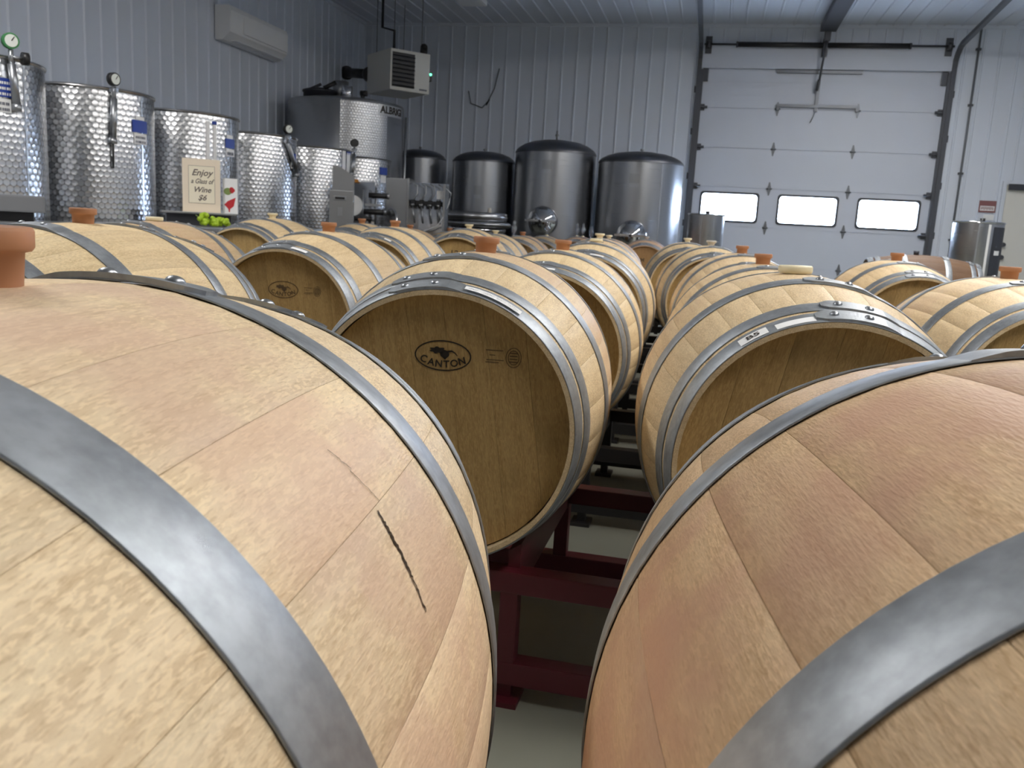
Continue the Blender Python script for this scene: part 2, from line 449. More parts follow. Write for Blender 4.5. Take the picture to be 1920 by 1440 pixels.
# hinges at the section joints
def diamond(x, z, s=1.0):
    mb = MB(); w, h = .032 * s, .105 * s
    mb.extrude([(x - w, z), (x - w * .25, z - h), (x + w * .25, z - h), (x + w, z), (x + w * .25, z + h), (x - w * .25, z + h)], .001, .007, XZ)
    mb.cyl((x - w * 1.3, -.012, z), (x + w * 1.3, -.012, z), .012, 8)
    return mb
for k in range(1, 6):
    for x in (1.22, 2.42):
        diamond(x, k * SH).obj('hinge', 'zinc_dull', gd)
    for x in (.045, W - .045):
        MB().bbox(x - .045, x + .045, -.03, .0, k * SH - .05, k * SH + .05, .008).cyl((x - .09, -.05, k * SH), (x + .09, -.05, k * SH), .02, 10).obj('roller_bracket', 'track_steel', gd)
for x in (.05, W - .05):
    MB().bbox(x - .055, x + .055, -.04, 0, DT - .22, DT - .02, .01).obj('top_bracket', 'track_steel', gd)
# struts on the top section and the operator arm plate
MB().box(1.15, 2.42, -.05, 0, DT - .075, DT - .03).obj('strut', 'zinc_dull', gd)
MB().box(1.20, 2.42, -.05, 0, 5 * SH + .03, 5 * SH + .075).box(1.20, 1.24, -.05, 0, 5 * SH - .02, 5 * SH + .04).box(2.38, 2.42, -.05, 0, 5 * SH - .02, 5 * SH + .04).obj('strut', 'zinc_dull', gd)
MB().box(1.77, 1.82, -.035, 0, 5 * SH - .03, DT - .2).obj('arm_plate', 'zinc_dull', gd)
MB().tube([(1.79, -.04, 5 * SH - .02), (1.77, -.04, 5 * SH - .1), (1.73, -.04, 5 * SH - .2)], .006, 6).obj('pull_cord', 'zinc_dull', gd)
# tracks: vertical, bend, then running back along the ceiling
for nm, x, sx in (('door_track', DL - .04, -1), ('door_track', DR + .045, 1)):
    t = thing(nm, 'dark steel track of the overhead door beside the %s' % ('tall domed steel tanks' if sx < 0 else 'white conduit and door'), 'track', (x, YB - .05, 0))
    t['label'] = ('dark steel overhead door track on the side of the domed tanks' if sx < 0 else 'dark steel overhead door track on the side of the exit door')
    pts = [(0, 0, .02), (0, 0, 3.72)] + [(0, -.42 * (1 - math.cos(R(a))), 3.72 + .30 * math.sin(R(a))) for a in (20, 40, 60, 78)] + [(0, -3.2, 4.19)]
    mb = MB()
    w = .032
    vs = []
    for i, p in enumerate(pts):
        d = (Vector(pts[min(i + 1, len(pts) - 1)]) - Vector(pts[max(0, i - 1)])).normalized(); nr = Vector((1, 0, 0)).cross(d)
        for a, b in ((-w, -.028), (w, -.028), (w, .028), (-w, .028)): vs.append(Vector(p) + Vector((a, 0, 0)) + nr * b)
    fs = [(0, 3, 2, 1)]
    for i in range(len(pts) - 1):
        for k in range(4): fs.append((i * 4 + k, i * 4 + (k + 1) % 4, i * 4 + 4 + (k + 1) % 4, i * 4 + 4 + k))
    fs.append([(len(pts) - 1) * 4 + k for k in range(4)])
    mb.add(vs, fs); mb.obj('rail', 'track_steel', t)
    for zz in (.5, 1.25, 2.0, 2.7, 3.35):
        MB().box(-.055, .055, .01, .052, zz - .05, zz + .05).obj('wall_bracket', 'track_steel', t)
    MB().box(-sx * .01 if sx < 0 else -.07, .07 if sx < 0 else .01, -.01, .045, .03, 3.66).obj('angle_iron', 'track_steel', t)
    MB().box(-.012, .012, -3.16, -3.13, 4.18, ZC).obj('hanger', 'track_steel', t)
# torsion shaft and springs
ts = thing('torsion_shaft', 'dark torsion spring shaft above the overhead door', 'door spring', (DL, YB - .115, 4.02))
MB().cyl((.005, 0, 0), (W - .005, 0, 0), .016, 10).obj('shaft', 'track_steel', ts)
for a, b in ((.52, 1.79), (1.85, 3.02)):
    MB().cyl((a, 0, 0), (b, 0, 0), .040, 16).obj('spring', 'black_plastic', ts)
    MB().cyl((a - .03 if a < 1 else b, 0, 0), (a if a < 1 else b + .03, 0, 0), .046, 16).obj('winding_cone', 'track_steel', ts)
for x in (.07, W - .07):
    MB().cyl((x - .03, 0, 0), (x + .03, 0, 0), .058, 20).obj('cable_drum', 'track_steel', ts)
    MB().box(x - .05, x + .05, .055, .065, -.13, .13).obj('end_plate', 'track_steel', ts)
MB().box(1.78, 1.86, -.02, .065, -.16, .09).obj('centre_bracket', 'track_steel', ts)
# door operator rail under the ceiling
op = thing('door_opener', 'dark boxed door opener beam running along the ceiling', 'door opener', (1.37, YB - .27, ZC - .13))
MB().bbox(-.115, .115, -9.6, 0, -.03, .075, .01).obj('beam', 'dark_metal', op)
MB().bbox(-.045, .045, -.05, .05, -.16, -.02, .008).obj('header_bracket', 'track_steel', op)
MB().cyl((0, -.01, -.1), (-.035, .13, -.72), .017, 8).cyl((-.035, .13, -.70), (-.05, .20, -.85), .024, 8).obj('arm', 'track_steel', op)
for y in (-3, -6.5): MB().box(-.02, .02, y - .02, y + .02, .075, .124).obj('hanger', 'track_steel', op)

# ------------------------------------------------------------------ personnel door, sign, conduit
pd = bpy.data.objects.new('door_2', None); COL.objects.link(pd); pd.location = (MDL, YB, 0); struct(pd)
MB().box(-.055, 0, -.03, .05, 0, MDT + .05).box(MDR - MDL, MDR - MDL + .055, -.03, .05, 0, MDT + .05).box(0, MDR - MDL, -.03, .05, MDT, MDT + .05).obj('door_frame', 'wall_metal', pd)
MB().box(.004, MDR - MDL - .004, .0, .045, .01, MDT - .003).obj('door_leaf', 'heater_cream', pd)
MB().bbox(.02, .75, -.07, -.028, MDT - .075, MDT + .015, .008).obj('door_closer', 'dark_metal', pd)
for z in (.98, 1.17): MB().cyl((.07, .0, z), (.07, -.035, z), .028, 14).cyl((.07, -.03, z), (.07, -.065, z), .036, 14, .03).obj('door_knob', 'track_steel', pd)
MB().box(.42, .62, -.004, .002, 1.36, 1.66).obj('notice', 'tan_paper', pd)
sg = thing('exit_sign', 'black and white lettered sign above the exit door', 'sign', (MDL + .30, YB - .022, 2.24))
MB().box(0, .42, .0, .02, -.08, .11).obj('board', 'paper_white', sg)
mb = MB()
for k in range(4):
    x = .015 + k * .1
    mb.box(x, x + .025, -.004, .002, -.07, .1).box(x + .02, x + .08, -.004, .002, .075, .1)
    mb.box(x + .045, x + .06, -.004, .002, -.04, .03)
mb.obj('lettering', 'ink', sg)
cs = thing('caution_sign', 'faded red warning sign on the wall beside the exit door', 'sign', (3.875, YB - .020, 1.64))
MB().box(0, .24, 0, .012, 0, .175).obj('board', 'exit_red', cs)
MB().box(.02, .22, -.003, .001, .025, .095).obj('panel', 'paper_white', cs)
mb = MB()
for k in range(9): mb.box(.032 + k * .020, .043 + k * .020, -.005, -.001, .038 + (k % 2) * .006, .084)
mb.obj('lettering', 'exit_red', cs)
sw = thing('light_switch', 'small light switch plate under the red wall sign', 'switch', (3.965, YB - .018, 1.525))
MB().bbox(0, .14, 0, .014, 0, .085, .004).obj('plate', 'ac_white', sw)
MB().bbox(.03, .06, -.012, .002, .025, .06, .003).obj('toggle', 'ac_white', sw)
cd = thing('conduit', 'vertical grey electrical conduit on the back wall', 'conduit', (3.55, YB - .035, 0))
MB().cyl((0, 0, .9), (0, 0, ZC), .016, 12).obj('pipe', 'pipe_grey', cd)
for z in (1.2, 2.2, 3.2, 4.0): MB().box(-.035, .035, -.022, .032, z - .015, z + .015).obj('clip', 'track_steel', cd)

# ------------------------------------------------------------------ barrels
H_, RH_, RB_ = 0.475, 0.285, 0.350
def prof(t): return RB_ - (RB_ - RH_) * (t / H_) ** 2
STAVE, BOARD, HOOP = {}, {}, {}
def stave_mesh(w, hi):
    key = (round(w, 2), hi)
    if key in STAVE: return STAVE[key]
    nl = 22 if hi else 10
    ts = [-H_ + 2 * H_ * i / nl for i in range(nl + 1)]
    e = math.degrees(0.0011 / RB_); g = math.degrees(0.00012 / RB_)
    if hi: cols = [(-w / 2 + g, -.0006), (-w / 2 + g + e, -.0001), (-w / 6, .0), (w / 6, .0), (w / 2 - g - e, -.0001), (w / 2 - g, -.0006)]
    else: cols = [(-w / 2 + g, -.0003), (-w / 2 + g + e, 0), (0, 0), (w / 2 - g - e, 0), (w / 2 - g, -.0003)]
    mb = MB(); vs = []; n = len(cols)
    for t in ts:
        for a, dr in cols:
            r = prof(t) + dr; vs.append((r * math.sin(R(a)), t, r * math.cos(R(a))))
    fs = [(i * n + k, i * n + k + 1, (i + 1) * n + k + 1, (i + 1) * n + k) for i in range(nl) for k in range(n - 1)]
    mb.add(vs, fs, True)
    # chime ends, the inner face near the ends, and the flanks
    tin = [-H_, -H_ + .05, H_ - .05, H_]; th = [.0095, .0165, .0165, .0095]
    acs = [a for a, _ in cols]; iv = []
    for t, d in zip(tin, th):
        for a in acs:
            r = prof(t) - d; iv.append((r * math.sin(R(a)), t, r * math.cos(R(a))))
    b0 = len(mb.v)
    mb.add(iv, [(i * n + k, (i + 1) * n + k, (i + 1) * n + k + 1, i * n + k + 1) for i in (0, 2) for k in range(n - 1)], True)
    L = nl * n
    for k in range(n - 1):
        mb.f.append([b0 + k, b0 + k + 1, k + 1, k]); mb.sm.append(False)
        mb.f.append([b0 + 3 * n + k + 1, b0 + 3 * n + k, L + k, L + k + 1]); mb.sm.append(False)
    me = mb.mesh('stave', 'stave_oak'); STAVE[key] = me
    return me
def board_mesh(k, n=7, rad=0.2765, y=-0.440):
    if k in BOARD: return BOARD[k]
    edges = [-rad, -.205, -.125, -.042, .036, .118, .200, rad]
    x0, x1 = edges[k] + (.0002 if k else 0), edges[k + 1] - (.0002 if k < n - 1 else 0)
    m = 8; xs = [x0 + (x1 - x0) * i / m for i in range(m + 1)]
    hgt = lambda x: math.sqrt(max(0.0, rad * rad - x * x))
    out = [(x, hgt(x)) for x in xs] + [(x, -hgt(x)) for x in reversed(xs)]
    mb = MB(); L = len(out)
    c = 0.0005
    inn = [(min(max(x, x0 + c), x1 - c), z) for x, z in out]
    vs = [(x, y - .0, z) for x, z in inn] + [(x, y + .0005, z) for x, z in out] + [(x, y + .02, z) for x, z in out]
    fs = [list(range(L))]
    for i in range(L):
        j = (i + 1) % L
        fs += [(j, i, L + i, L + j), (L + j, L + i, 2 * L + i, 2 * L + j)]
    mb.add(vs, fs); me = mb.mesh('head_board', 'head_oak'); BOARD[k] = me
    return me
HOOPS = {'head': (-.475, -.430), 'quarter': (-.415, -.373), 'bilge': (-.205, -.152)}
OVER = {'head': (-17, 13), 'quarter': (-15, 12), 'bilge': (-13, 12)}
def hoop_mesh(kind, hi):
    key = (kind, hi)
    if key in HOOP: return HOOP[key]
    t0, t1 = HOOPS[kind]; n = 120 if hi else 60
    th = .0024
    mb = MB(); vs = []
    sec = [(t0, .0004), (t0, th - .0006), (t0 + .0012, th), ((t0 + t1) / 2, th + .0003), (t1 - .0012, th), (t1, th - .0006), (t1, .0004)]
    m = len(sec)
    for k in range(n):
        a = 2 * PI * k / n
        for t, d in sec:
            r = (prof(t0) + (prof(t1) - prof(t0)) * (t - t0) / (t1 - t0)) + d + .0006
            vs.append((r * math.sin(a), t, r * math.cos(a)))
    fs = [(k * m + i, k * m + i + 1, ((k + 1) % n) * m + i + 1, ((k + 1) % n) * m + i) for k in range(n) for i in range(m - 1)]
    mb.add(vs, fs, True)
    # the lapped end: a second layer with a rounded tongue
    o0, o1 = OVER[kind]; ns = 22; vs = []; rows = []
    for i in range(ns + 1):
        f = i / ns; a = R(o0 + (o1 - o0) * f)
        half = (t1 - t0) / 2; tip = 1.0 if f > .12 else math.sqrt(max(0.02, 1 - ((.12 - f) / .12) ** 2)) * .35 + .65 * (f / .12) ** .5 if f > 0 else .45
        lift = th + .0042 if f < .8 else th + .0042 * (1 - (f - .8) / .2) + .0001
        tm = (t0 + t1) / 2
        for s in (-1, 1):
            t = tm + s * half * min(1, tip); rr = (prof(t0) + (prof(t1) - prof(t0)) * (t - t0) / (t1 - t0)) + .0006
            vs.append(((rr + th * .6) * math.sin(a), t, (rr + th * .6) * math.cos(a)))
            vs.append(((rr + lift) * math.sin(a), t, (rr + lift) * math.cos(a)))
    fs = []
    for i in range(ns):
        b = i * 4; fs += [(b + 1, b + 3, b + 7, b + 5), (b, b + 1, b + 5, b + 4), (b + 3, b + 2, b + 6, b + 7)]
    fs += [(0, 2, 3, 1)]
    mb.add(vs, fs, False)
    me = mb.mesh('hoop', 'hoop_steel'); HOOP[key] = me
    return me
RIVET = MB().lathe([(.0088, 0), (.0085, .0018), (.0066, .0042), (.0035, .0055), (.0005, .0059)], 14, caps=False).mesh('rivet', 'rivet_steel')
FLIP = Matrix.Rotation(PI, 4, 'Z')
STD_W = [15, 13, 17, 12, 16, 14, 19, 13, 15, 17, 12, 14, 18, 15, 13, 16, 14, 12, 17, 15, 14, 13, 20, 16]   # sums to 360
assert sum(STD_W) == 360, sum(STD_W)

def barrel(label, loc, yaw, tilt=0.0, fat=1.0, roll=0.0, hi=False, tint=(1, 1, 1), stain=0.0, widths=None, start=None, seed=0, group='oak barrels on the racks'):
    b = thing('wine_barrel', label, 'barrel', (0, 0, 0), 0, group)
    b.matrix_world = Matrix.Translation(loc) @ Matrix.Rotation(-yaw, 4, 'Z') @ Matrix.Rotation(tilt, 4, 'X') @ Matrix.Diagonal((fat, 1, fat, 1))
    q = random.Random(seed + 11)
    ws = list(widths) if widths else list(STD_W)
    if not widths: q.shuffle(ws)
    ang = start if start is not None else q.uniform(0, 15)
    staves = []
    for w in ws:
        o = link('stave', stave_mesh(w, hi), b, rot=(0, R(ang + w / 2), 0))
        k = 1 + q.uniform(-.025, .025)
        o.color = (tint[0] * k, tint[1] * k, tint[2] * k, min(1.0, stain * q.uniform(.75, 1.15)))
        ang += w; staves.append(o)
    for side in (0, 1):
        hr = q.uniform(-4, 4)
        for k in range(7):
            o = link('head_board', board_mesh(k), b, rot=(0, R(hr + roll), PI * side))
            kk = 1 + q.uniform(-.03, .03)
            o.color = (tint[0] * kk, tint[1] * kk, tint[2] * kk, 0)
    hoops = {}
    for side in (0, 1):
        for kind in ('head', 'quarter', 'bilge'):
            o = link('hoop', hoop_mesh(kind, hi), b, rot=(0, R(roll + q.uniform(-2.5, 2.5)) * (1 if side == 0 else -1), PI * side))
            hoops[(side, kind)] = o
            t0, t1 = HOOPS[kind]; tm = (t0 + t1) / 2
            sl = -(prof(t1) - prof(t0)) / (t1 - t0)
            for f in (.22, .62):
                a = R(OVER[kind][0] + (OVER[kind][1] - OVER[kind][0]) * f); r = prof(tm) + .0064
                rv = link('rivet', RIVET, o)
                rv.matrix_local = Matrix.Rotation(a, 4, 'Y') @ Matrix.Translation((0, tm, r)) @ Matrix.Rotation(-math.atan(sl), 4, 'X')
    return b, staves, hoops
def terracotta_bung(sc=1.0):
    return MB().lathe([(.021, -.02), (.0255, .0), (.0268, .024), (.0310, .025), (.0328, .0275), (.0328, .038), (.0315, .0405), (.024, .0405), (.022, .036), (.0005, .035)], 28, caps=True)
def white_bung():
    return MB().lathe([(.018, -.02), (.021, .0), (.0205, .012), (.024, .019), (.0325, .023), (.0335, .027), (.0335, .033), (.031, .0355), (.0005, .036)], 28)
def flat_bung():
    return MB().lathe([(.022, -.02), (.024, .0), (.024, .003), (.036, .004), (.0385, .008), (.0385, .018), (.036, .0215), (.0005, .0225)], 32)
BUNGS = {'terra': terracotta_bung().mesh('bung', 'terracotta'), 'white': white_bung().mesh('bung', 'silicone_white'),
         'flat': flat_bung().mesh('bung', 'silicone_white'), 'grey': white_bung().mesh('bung', 'silicone_grey')}
def bung(kind, bar, label, roll=0.0, sc=1.0):
    o = link('barrel_bung', BUNGS[kind])
    o.matrix_world = bar.matrix_world @ Matrix.Rotation(R(roll), 4, 'Y') @ Matrix.Translation((0, 0, RB_ - .003)) @ Matrix.Scale(sc, 4)
    return tag(o, label, 'bung', 'bungs in the barrel tops')
def head_text(bar, geo, name, mat, x, z, s=1.0, rot=0.0):
    vs, fs = geo
    mb = MB().add([Matrix.Rotation(rot, 4, 'Z') @ Vector((v.x * s, v.y * s, 0)) for v in vs], fs)
    mb.v = [(x + v[0], -.4412, z + v[1]) for v in mb.v]
    return mb
def strip_on_hoop(bar, a0, a1, t0, t1, name, mat, lift=.0078, n=10):
    vs = []; h0, h1 = HOOPS['head']
    for i in range(n + 1):
        a = R(a0 + (a1 - a0) * i / n)
        for t in (t0, t1):
            r = prof(h0) + (prof(h1) - prof(h0)) * (t - h0) / (h1 - h0) + lift
            vs.append((r * math.sin(a), t, r * math.cos(a)))
    return MB().add(vs, [(2 * i, 2 * i + 1, 2 * i + 3, 2 * i + 2) for i in range(n)]).obj(name, mat, bar)

def place(x, y, zr): return (x, y, CAM_Z + zr)
BAR = {}
def B(key, label, x, y, zr, yaw, kind=None, blabel=None, broll=0.0, bsc=1.0, **kw):
    b, st, hp = barrel(label, place(x, y, zr), yaw, seed=hash_key(key), **kw)
    BAR[key] = (b, st, hp)
    bpy.context.view_layer.update()
    if kind: bung(kind, b, blabel, broll, bsc)
    return b, st, hp
def hash_key(k): return sum((i + 3) * ord(c) for i, c in enumerate(k))
N1W = [18.9, 12.9, 14.9, 16.3, 14.0, 13, 15, 17, 12, 16, 14, 15, 13, 18, 12, 15, 16, 14, 13, 17, 15, 13, 19, 15]
N1W[-1] += 360 - sum(N1W)
R1W = [19.7, 12.5, 15.4, 16.4, 14, 13, 17, 15, 12, 16, 14, 15, 13, 18, 12, 15, 16, 14, 13, 17, 15, 13, 19, 15]
R1W[-1] += 360 - sum(R1W)

b, st, hp = B('N1', 'nearest pale oak barrel with a long dark crack across its staves', -.482, .484, -.416, -.123, 'terra',
              'terracotta bung in the cracked pale barrel', 0.9, hi=True, tint=(1.10, 1.11, 1.15), stain=.52, widths=N1W, start=4.5, tilt=-.006, fat=1.023)
# the crack follows the belly of the cracked barrel across two staves
def ribbon(path, widths, r_off=.0004):
    vs = []; fs = []
    for i, ((t, a), w) in enumerate(zip(path, widths)):
        r = prof(t) + r_off
        for s in (-1, 1): vs.append((r * math.sin(R(a)), t + s * w, r * math.cos(R(a))))
    fs = [(2 * i, 2 * i + 1, 2 * i + 3, 2 * i + 2) for i in range(len(path) - 1)]
    return MB().add(vs, fs)
q = random.Random(5)
def jag(p0, p1, n, amp): return [(p0[0] + (p1[0] - p0[0]) * i / n + q.uniform(-amp, amp), p0[1] + (p1[1] - p0[1]) * i / n) for i in range(n + 1)]
pa = jag((.004, 43.2), (.012, 46.4), 10, .0008) + jag((.009, 46.6), (.016, 51.1), 14, .0007)
o = ribbon(pa, [.00025 + .00025 * (q.random()) for _ in pa]).obj('crack', 'crack_dark', b)
pb = jag((.003, 51.7), (-.013, 63.3), 46, .0011)
o = ribbon(pb, [.0007 + .0009 * math.sin(PI * min(1, i / 34.0)) + q.uniform(0, .0006) for i in range(len(pb))]).obj('crack', 'crack_dark', b)

B('R1', 'near reddish oak barrel with coarse grain next to the cracked barrel', .300, .575, -.425, -.147, hi=True, tint=(.84, .76, .72), stain=.85, widths=R1W[::-1], start=-17.4, tilt=-.017, fat=1.018)
c1, c1s, c1h = B('C1', 'oak barrel with a bold black oval stamp and a paper strip on its hoop', -.567, 2.127, -.422, -.095, 'terra', 'terracotta bung in the barrel with the bold oval stamp', 1.5, roll=-6, hi=True, tint=(1.02, 1.02, 1.0), stain=.5)
r2, r2s, r2h = B('R2', 'oak barrel with the B5 tag on its front hoop', .198, 2.122, -.427, -.097, 'flat', 'flat white bung in the barrel with the B5 tag', -1.5, 1.0, hi=True, roll=8, tint=(.98, .96, .93), stain=.1)
B('C2', 'oak barrel behind the bold oval stamp barrel with a tiny white label', -.585, 3.379, -.437, -.064, 'terra', 'terracotta bung right behind the bold oval stamp barrel', 1.5, roll=-5, hi=True, tint=(1.05, 1.04, .98), stain=.1)
B('R3', 'oak barrel behind the B5 barrel with a terracotta bung', .188, 3.379, -.445, -.084, 'terra', 'terracotta bung on the barrel right behind the B5 barrel', -1.0, roll=6, hi=True, tint=(1.02, 1.0, .97), stain=.05)
B('C3', 'third oak barrel back from the bold oval stamp with a white bung', -.624, 4.68, -.418, -.067, 'flat', 'wide white bung on the third barrel behind the bold stamp', 1.0, .9, roll=-6, tint=(1.04, 1.02, .96), stain=.08)
B('R4', 'second oak barrel behind the B5 barrel', .146, 4.68, -.432, -.083, 'terra', 'small terracotta bung on the second barrel behind the B5 barrel', -.5, roll=6, tint=(1.02, .99, .97), stain=.1)
B('R5', 'third oak barrel behind the B5 barrel with a grey bung', -.021, 6.0, -.418, -.084, 'grey', 'grey bung on the third barrel behind the B5 barrel', 0, roll=8, tint=(1.02, 1.0, .95))
B('C4', 'fourth oak barrel back from the bold oval stamp', -.77, 6.0, -.412, -.07, 'white', 'white bung on the fourth barrel behind the bold stamp', tint=(1.0, .95, .92), stain=.3)
B('R6', 'last oak barrel in the line behind the B5 barrel', -.216, 7.3, -.416, -.076, 'white', 'white bung on the last barrel behind the B5 barrel', roll=6, tint=(.98, .96, .92))
B('C5', 'stained oak barrel deep in the row behind the bold oval stamp', -.99, 8.4, -.435, -.07, 'white', 'white bung deep in the row behind the bold stamp', tint=(.92, .82, .80), stain=.8)
B('S1', 'oak barrel right of the B5 barrel with a terracotta bung', .936, 3.1, -.435, -.074, 'terra', 'terracotta bung on the barrel beside the B5 barrel', 0, roll=5, hi=True, tint=(1.02, 1.0, .97), stain=.25)
B('S2', 'oak barrel in front of the sideways barrel, with a dark streak on its head', .906, 4.75, -.424, -.074, 'terra', 'terracotta bung in front of the sideways barrel', 0, roll=5, tint=(1.02, .98, .92))
B('B1', 'pale oak barrel seen beyond the cracked barrel, its far end to the small oval stamp', -1.597, 1.961, -.407, -.031, 'terra', 'terracotta bung on the pale barrel before the dimpled tanks', 1.0, roll=4, hi=True, tint=(1.05, 1.05, 1.0), stain=.1)
b2, b2s, b2h = B('B2', 'oak barrel with a small faded oval stamp and white hoop label', -1.589, 3.42, -.422, -.065, 'terra', 'terracotta bung on the barrel with the faded oval stamp', 1.0, roll=-5, hi=True, tint=(1.0, .98, .93), stain=.1)
B('c0', 'greyish weathered oak barrel left of the small faded stamp barrel', -2.468, 3.5, -.424, -.069, 'flat', 'flat white bung on the greyish weathered barrel', 0, roll=6, hi=True, tint=(.84, .80, .76), stain=.5)
B('B3', 'oak barrel behind the small faded stamp with bright hoops', -1.946, 5.15, -.404, -.073, 'terra', 'terracotta bung in front of the round filler disc', 1, roll=-6, tint=(1.03, 1.0, .94))
B('c1', 'oak barrel with a dark head beside the green grapes and sign', -2.853, 5.3, -.397, -.073, 'white', 'white bung on the barrel below the dimpled tanks', 0, roll=-5, tint=(1.02, 1.0, .95))
b4, b4s, b4h = B('B4', 'oak barrel with faded numerals on its head and a white bung', -1.903, 6.7, -.402, -.088, 'white', 'white bung on the barrel with faded numerals', 0, tint=(1.0, .97, .90))
B('c2', 'oak barrel in front of the bottling machine', -2.852, 6.8, -.41, -.079, 'terra', 'terracotta bung in front of the bottling machine', 0, tint=(.98, .93, .86))
B('B5', 'oak barrel behind the faded numerals barrel with a white bung', -2.037, 8.1, -.448, -.075, 'white', 'white bung behind the faded numerals barrel', tint=(1.0, .96, .9))
B('B6', 'stained oak barrel with a small terracotta bung before the tank manway', -2.012, 9.2, -.462, -.075, 'terra', 'small terracotta bung before the round tank manway', tint=(.86, .78, .74), stain=.6)
B('B7', 'dusty grey barrel below the round tank manway', -1.98, 10.27, -.462, -.075, tint=(.62, .60, .58), stain=.3)
B('c3', 'orange tinted oak barrel in front of the filler spouts', -2.966, 8.3, -.449, -.075, 'terra', 'terracotta bung in front of the filler spouts', tint=(.95, .84, .74))
B('c4', 'dark oak barrel in front of the stacked tank lids', -2.955, 9.6, -.468, -.075, 'terra', 'terracotta bung below the stacked tank lids', tint=(.70, .66, .62))
B('D1', 'purple stained barrel carrying clear airlocks before the tall domed tank', -1.75, 11.5, -.46, -.06, tint=(.74, .62, .64), stain=.9)
d2, d2s, d2h = B('D2', 'purple stained barrel before the domed tank beside the overhead door', -.784, 10.4, -.439, -.06, 'grey', 'grey bung before the domed tank beside the overhead door', tint=(.84, .70, .70), stain=.9)
B('P', 'dark stained barrel lying sideways in front of the overhead door', 1.854, 8.6, -.422, PI / 2, tint=(.20, .14, .115), stain=.3, roll=10)
o = MB().cyl((1.80, 8.6, .994), (1.80, 8.6, 1.03), .022, 12, .026).obj('barrel_bung', 'dark_metal'); tag(o, 'dark bung on the sideways barrel by the overhead door', 'bung', 'bungs in the barrel tops')

# stamps on the heads
def oval_stamp(bar, mat, sc=1.0, x=0.0, z=0.0, letters=True):
    a_, b_ = .064 * sc, .0345 * sc; n = 48
    th = .0030 * sc
    mb = MB()
    vs = []
    for k in range(n):
        t = 2 * PI * k / n
        for d in (0, th): vs.append((x + (a_ - d) * math.cos(t), -.4412, z + (b_ - d) * math.sin(t)))
    mb.add(vs, [(2 * k, 2 * ((k + 1) % n), 2 * ((k + 1) % n) + 1, 2 * k + 1) for k in range(n)])
    mb.obj('stamp_ring', mat, bar)
    mb = MB()
    ch = 'CANTON'
    for i, c in enumerate(ch):
        g = text_geo(c, .0225 * sc)
        f = (i - 2.5) / 2.5
        px = x + f * .0435 * sc; pz = z - .0195 * sc + .0095 * sc * f * f
        rot = f * .30
        m2 = head_text(bar, g, 'l', mat, px, pz, 1.0, rot); mb.add(m2.v, m2.f)
    mb.obj('stamp_lettering', mat, bar)
    # oak leaf with acorn
    leaf = []
    m = 40
    for k in range(m):
        t = 2 * PI * k / m
        r = 1 + .17 * math.cos(7 * t + .6)
        leaf.append((-.012 + .0175 * r * math.cos(t), .0115 + .0072 * r * math.sin(t)))
    acorn = [(.004 + .0105 * math.cos(2 * PI * k / 16), .0035 + .0085 * math.sin(2 * PI * k / 16)) for k in range(16)]
    tip = [(-.003, -.002), (.005, -.009), (.012, -.001)]
    stem = [(.008, .011), (.020, .0135), (.0285, .0085), (.0335, .0015), (.0315, .0012), (.0265, .0065), (.019, .0095), (.010, .0075)]
    mb = MB()
    for poly in (leaf, acorn, tip, stem):
        vs = [(x + px * sc, -.4413, z + pz * sc) for px, pz in poly]
        mb.add(vs, [list(range(len(vs)))])
    mb.obj('stamp_leaf', mat, bar)
oval_stamp(c1, 'ink', .93, .002, .148)
oval_stamp(b2, 'ink_faded', .93, .001, .134)
def crest(bar, x, z, mat, s=1.0):
    mb = MB(); n = 20
    for rr in (1.0, .72):
        vs = []
        for k in range(n):
            t = 2 * PI * k / n
            for d in (0, .0016): vs.append((x + (.0165 * rr - d) * s * math.cos(t), -.4412, z + (.021 * rr - d) * s * math.sin(t)))
        mb.add(vs, [(2 * k, 2 * ((k + 1) % n), 2 * ((k + 1) % n) + 1, 2 * k + 1) for k in range(n)])
    for k in range(4):
        zz = z - .010 * s + k * .006 * s
        mb.add([(x - .008 * s, -.4412, zz), (x + .008 * s, -.4412, zz), (x + .008 * s, -.4412, zz + .0022), (x - .008 * s, -.4412, zz + .0022)], [(0, 1, 2, 3)])
    for zz, w0, w1 in ((.012, -.058, -.022), (.002, -.050, -.038), (-.008, -.056, -.020), (-.013, -.058, -.03)):
        mb.add([(x + w0 * s, -.4412, z + zz * s), (x + w1 * s, -.4412, z + zz * s), (x + w1 * s, -.4412, z + (zz + .0018) * s), (x + w0 * s, -.4412, z + (zz + .0018) * s)], [(0, 1, 2, 3)])
    return mb.obj('crest_stamp', mat, bar)
crest(c1, .149, .154, 'ink_faded'); crest(b2, .135, .135, 'ink_faded', .9)
def blocks(bar, x, z, mat, name, rects):
    mb = MB()
    for x0, x1, z0, z1 in rects: mb.add([(x + x0, -.4412, z + z0), (x + x1, -.4412, z + z0), (x + x1, -.4412, z + z1), (x + x0, -.4412, z + z1)], [(0, 1, 2, 3)])
    return mb.obj(name, mat, bar)
head_text(b4, text_geo('12', .07), 'l', 'ink_faded', -.02, .16).obj('faded_numerals', 'ink_faded', b4)
head_text(d2, text_geo('M', .06), 'l', 'ink_faded', -.02, .12).obj('faded_mark', 'ink_faded', d2)
s2b = BAR['S2'][0]
MB().add([(.075, -.4413, .262), (.083, -.4413, .258), (.081, -.4413, .225), (.077, -.4413, .205), (.073, -.4413, .215)], [(0, 1, 2, 3, 4)]).obj('dark_streak', 'crack_dark', s2b)
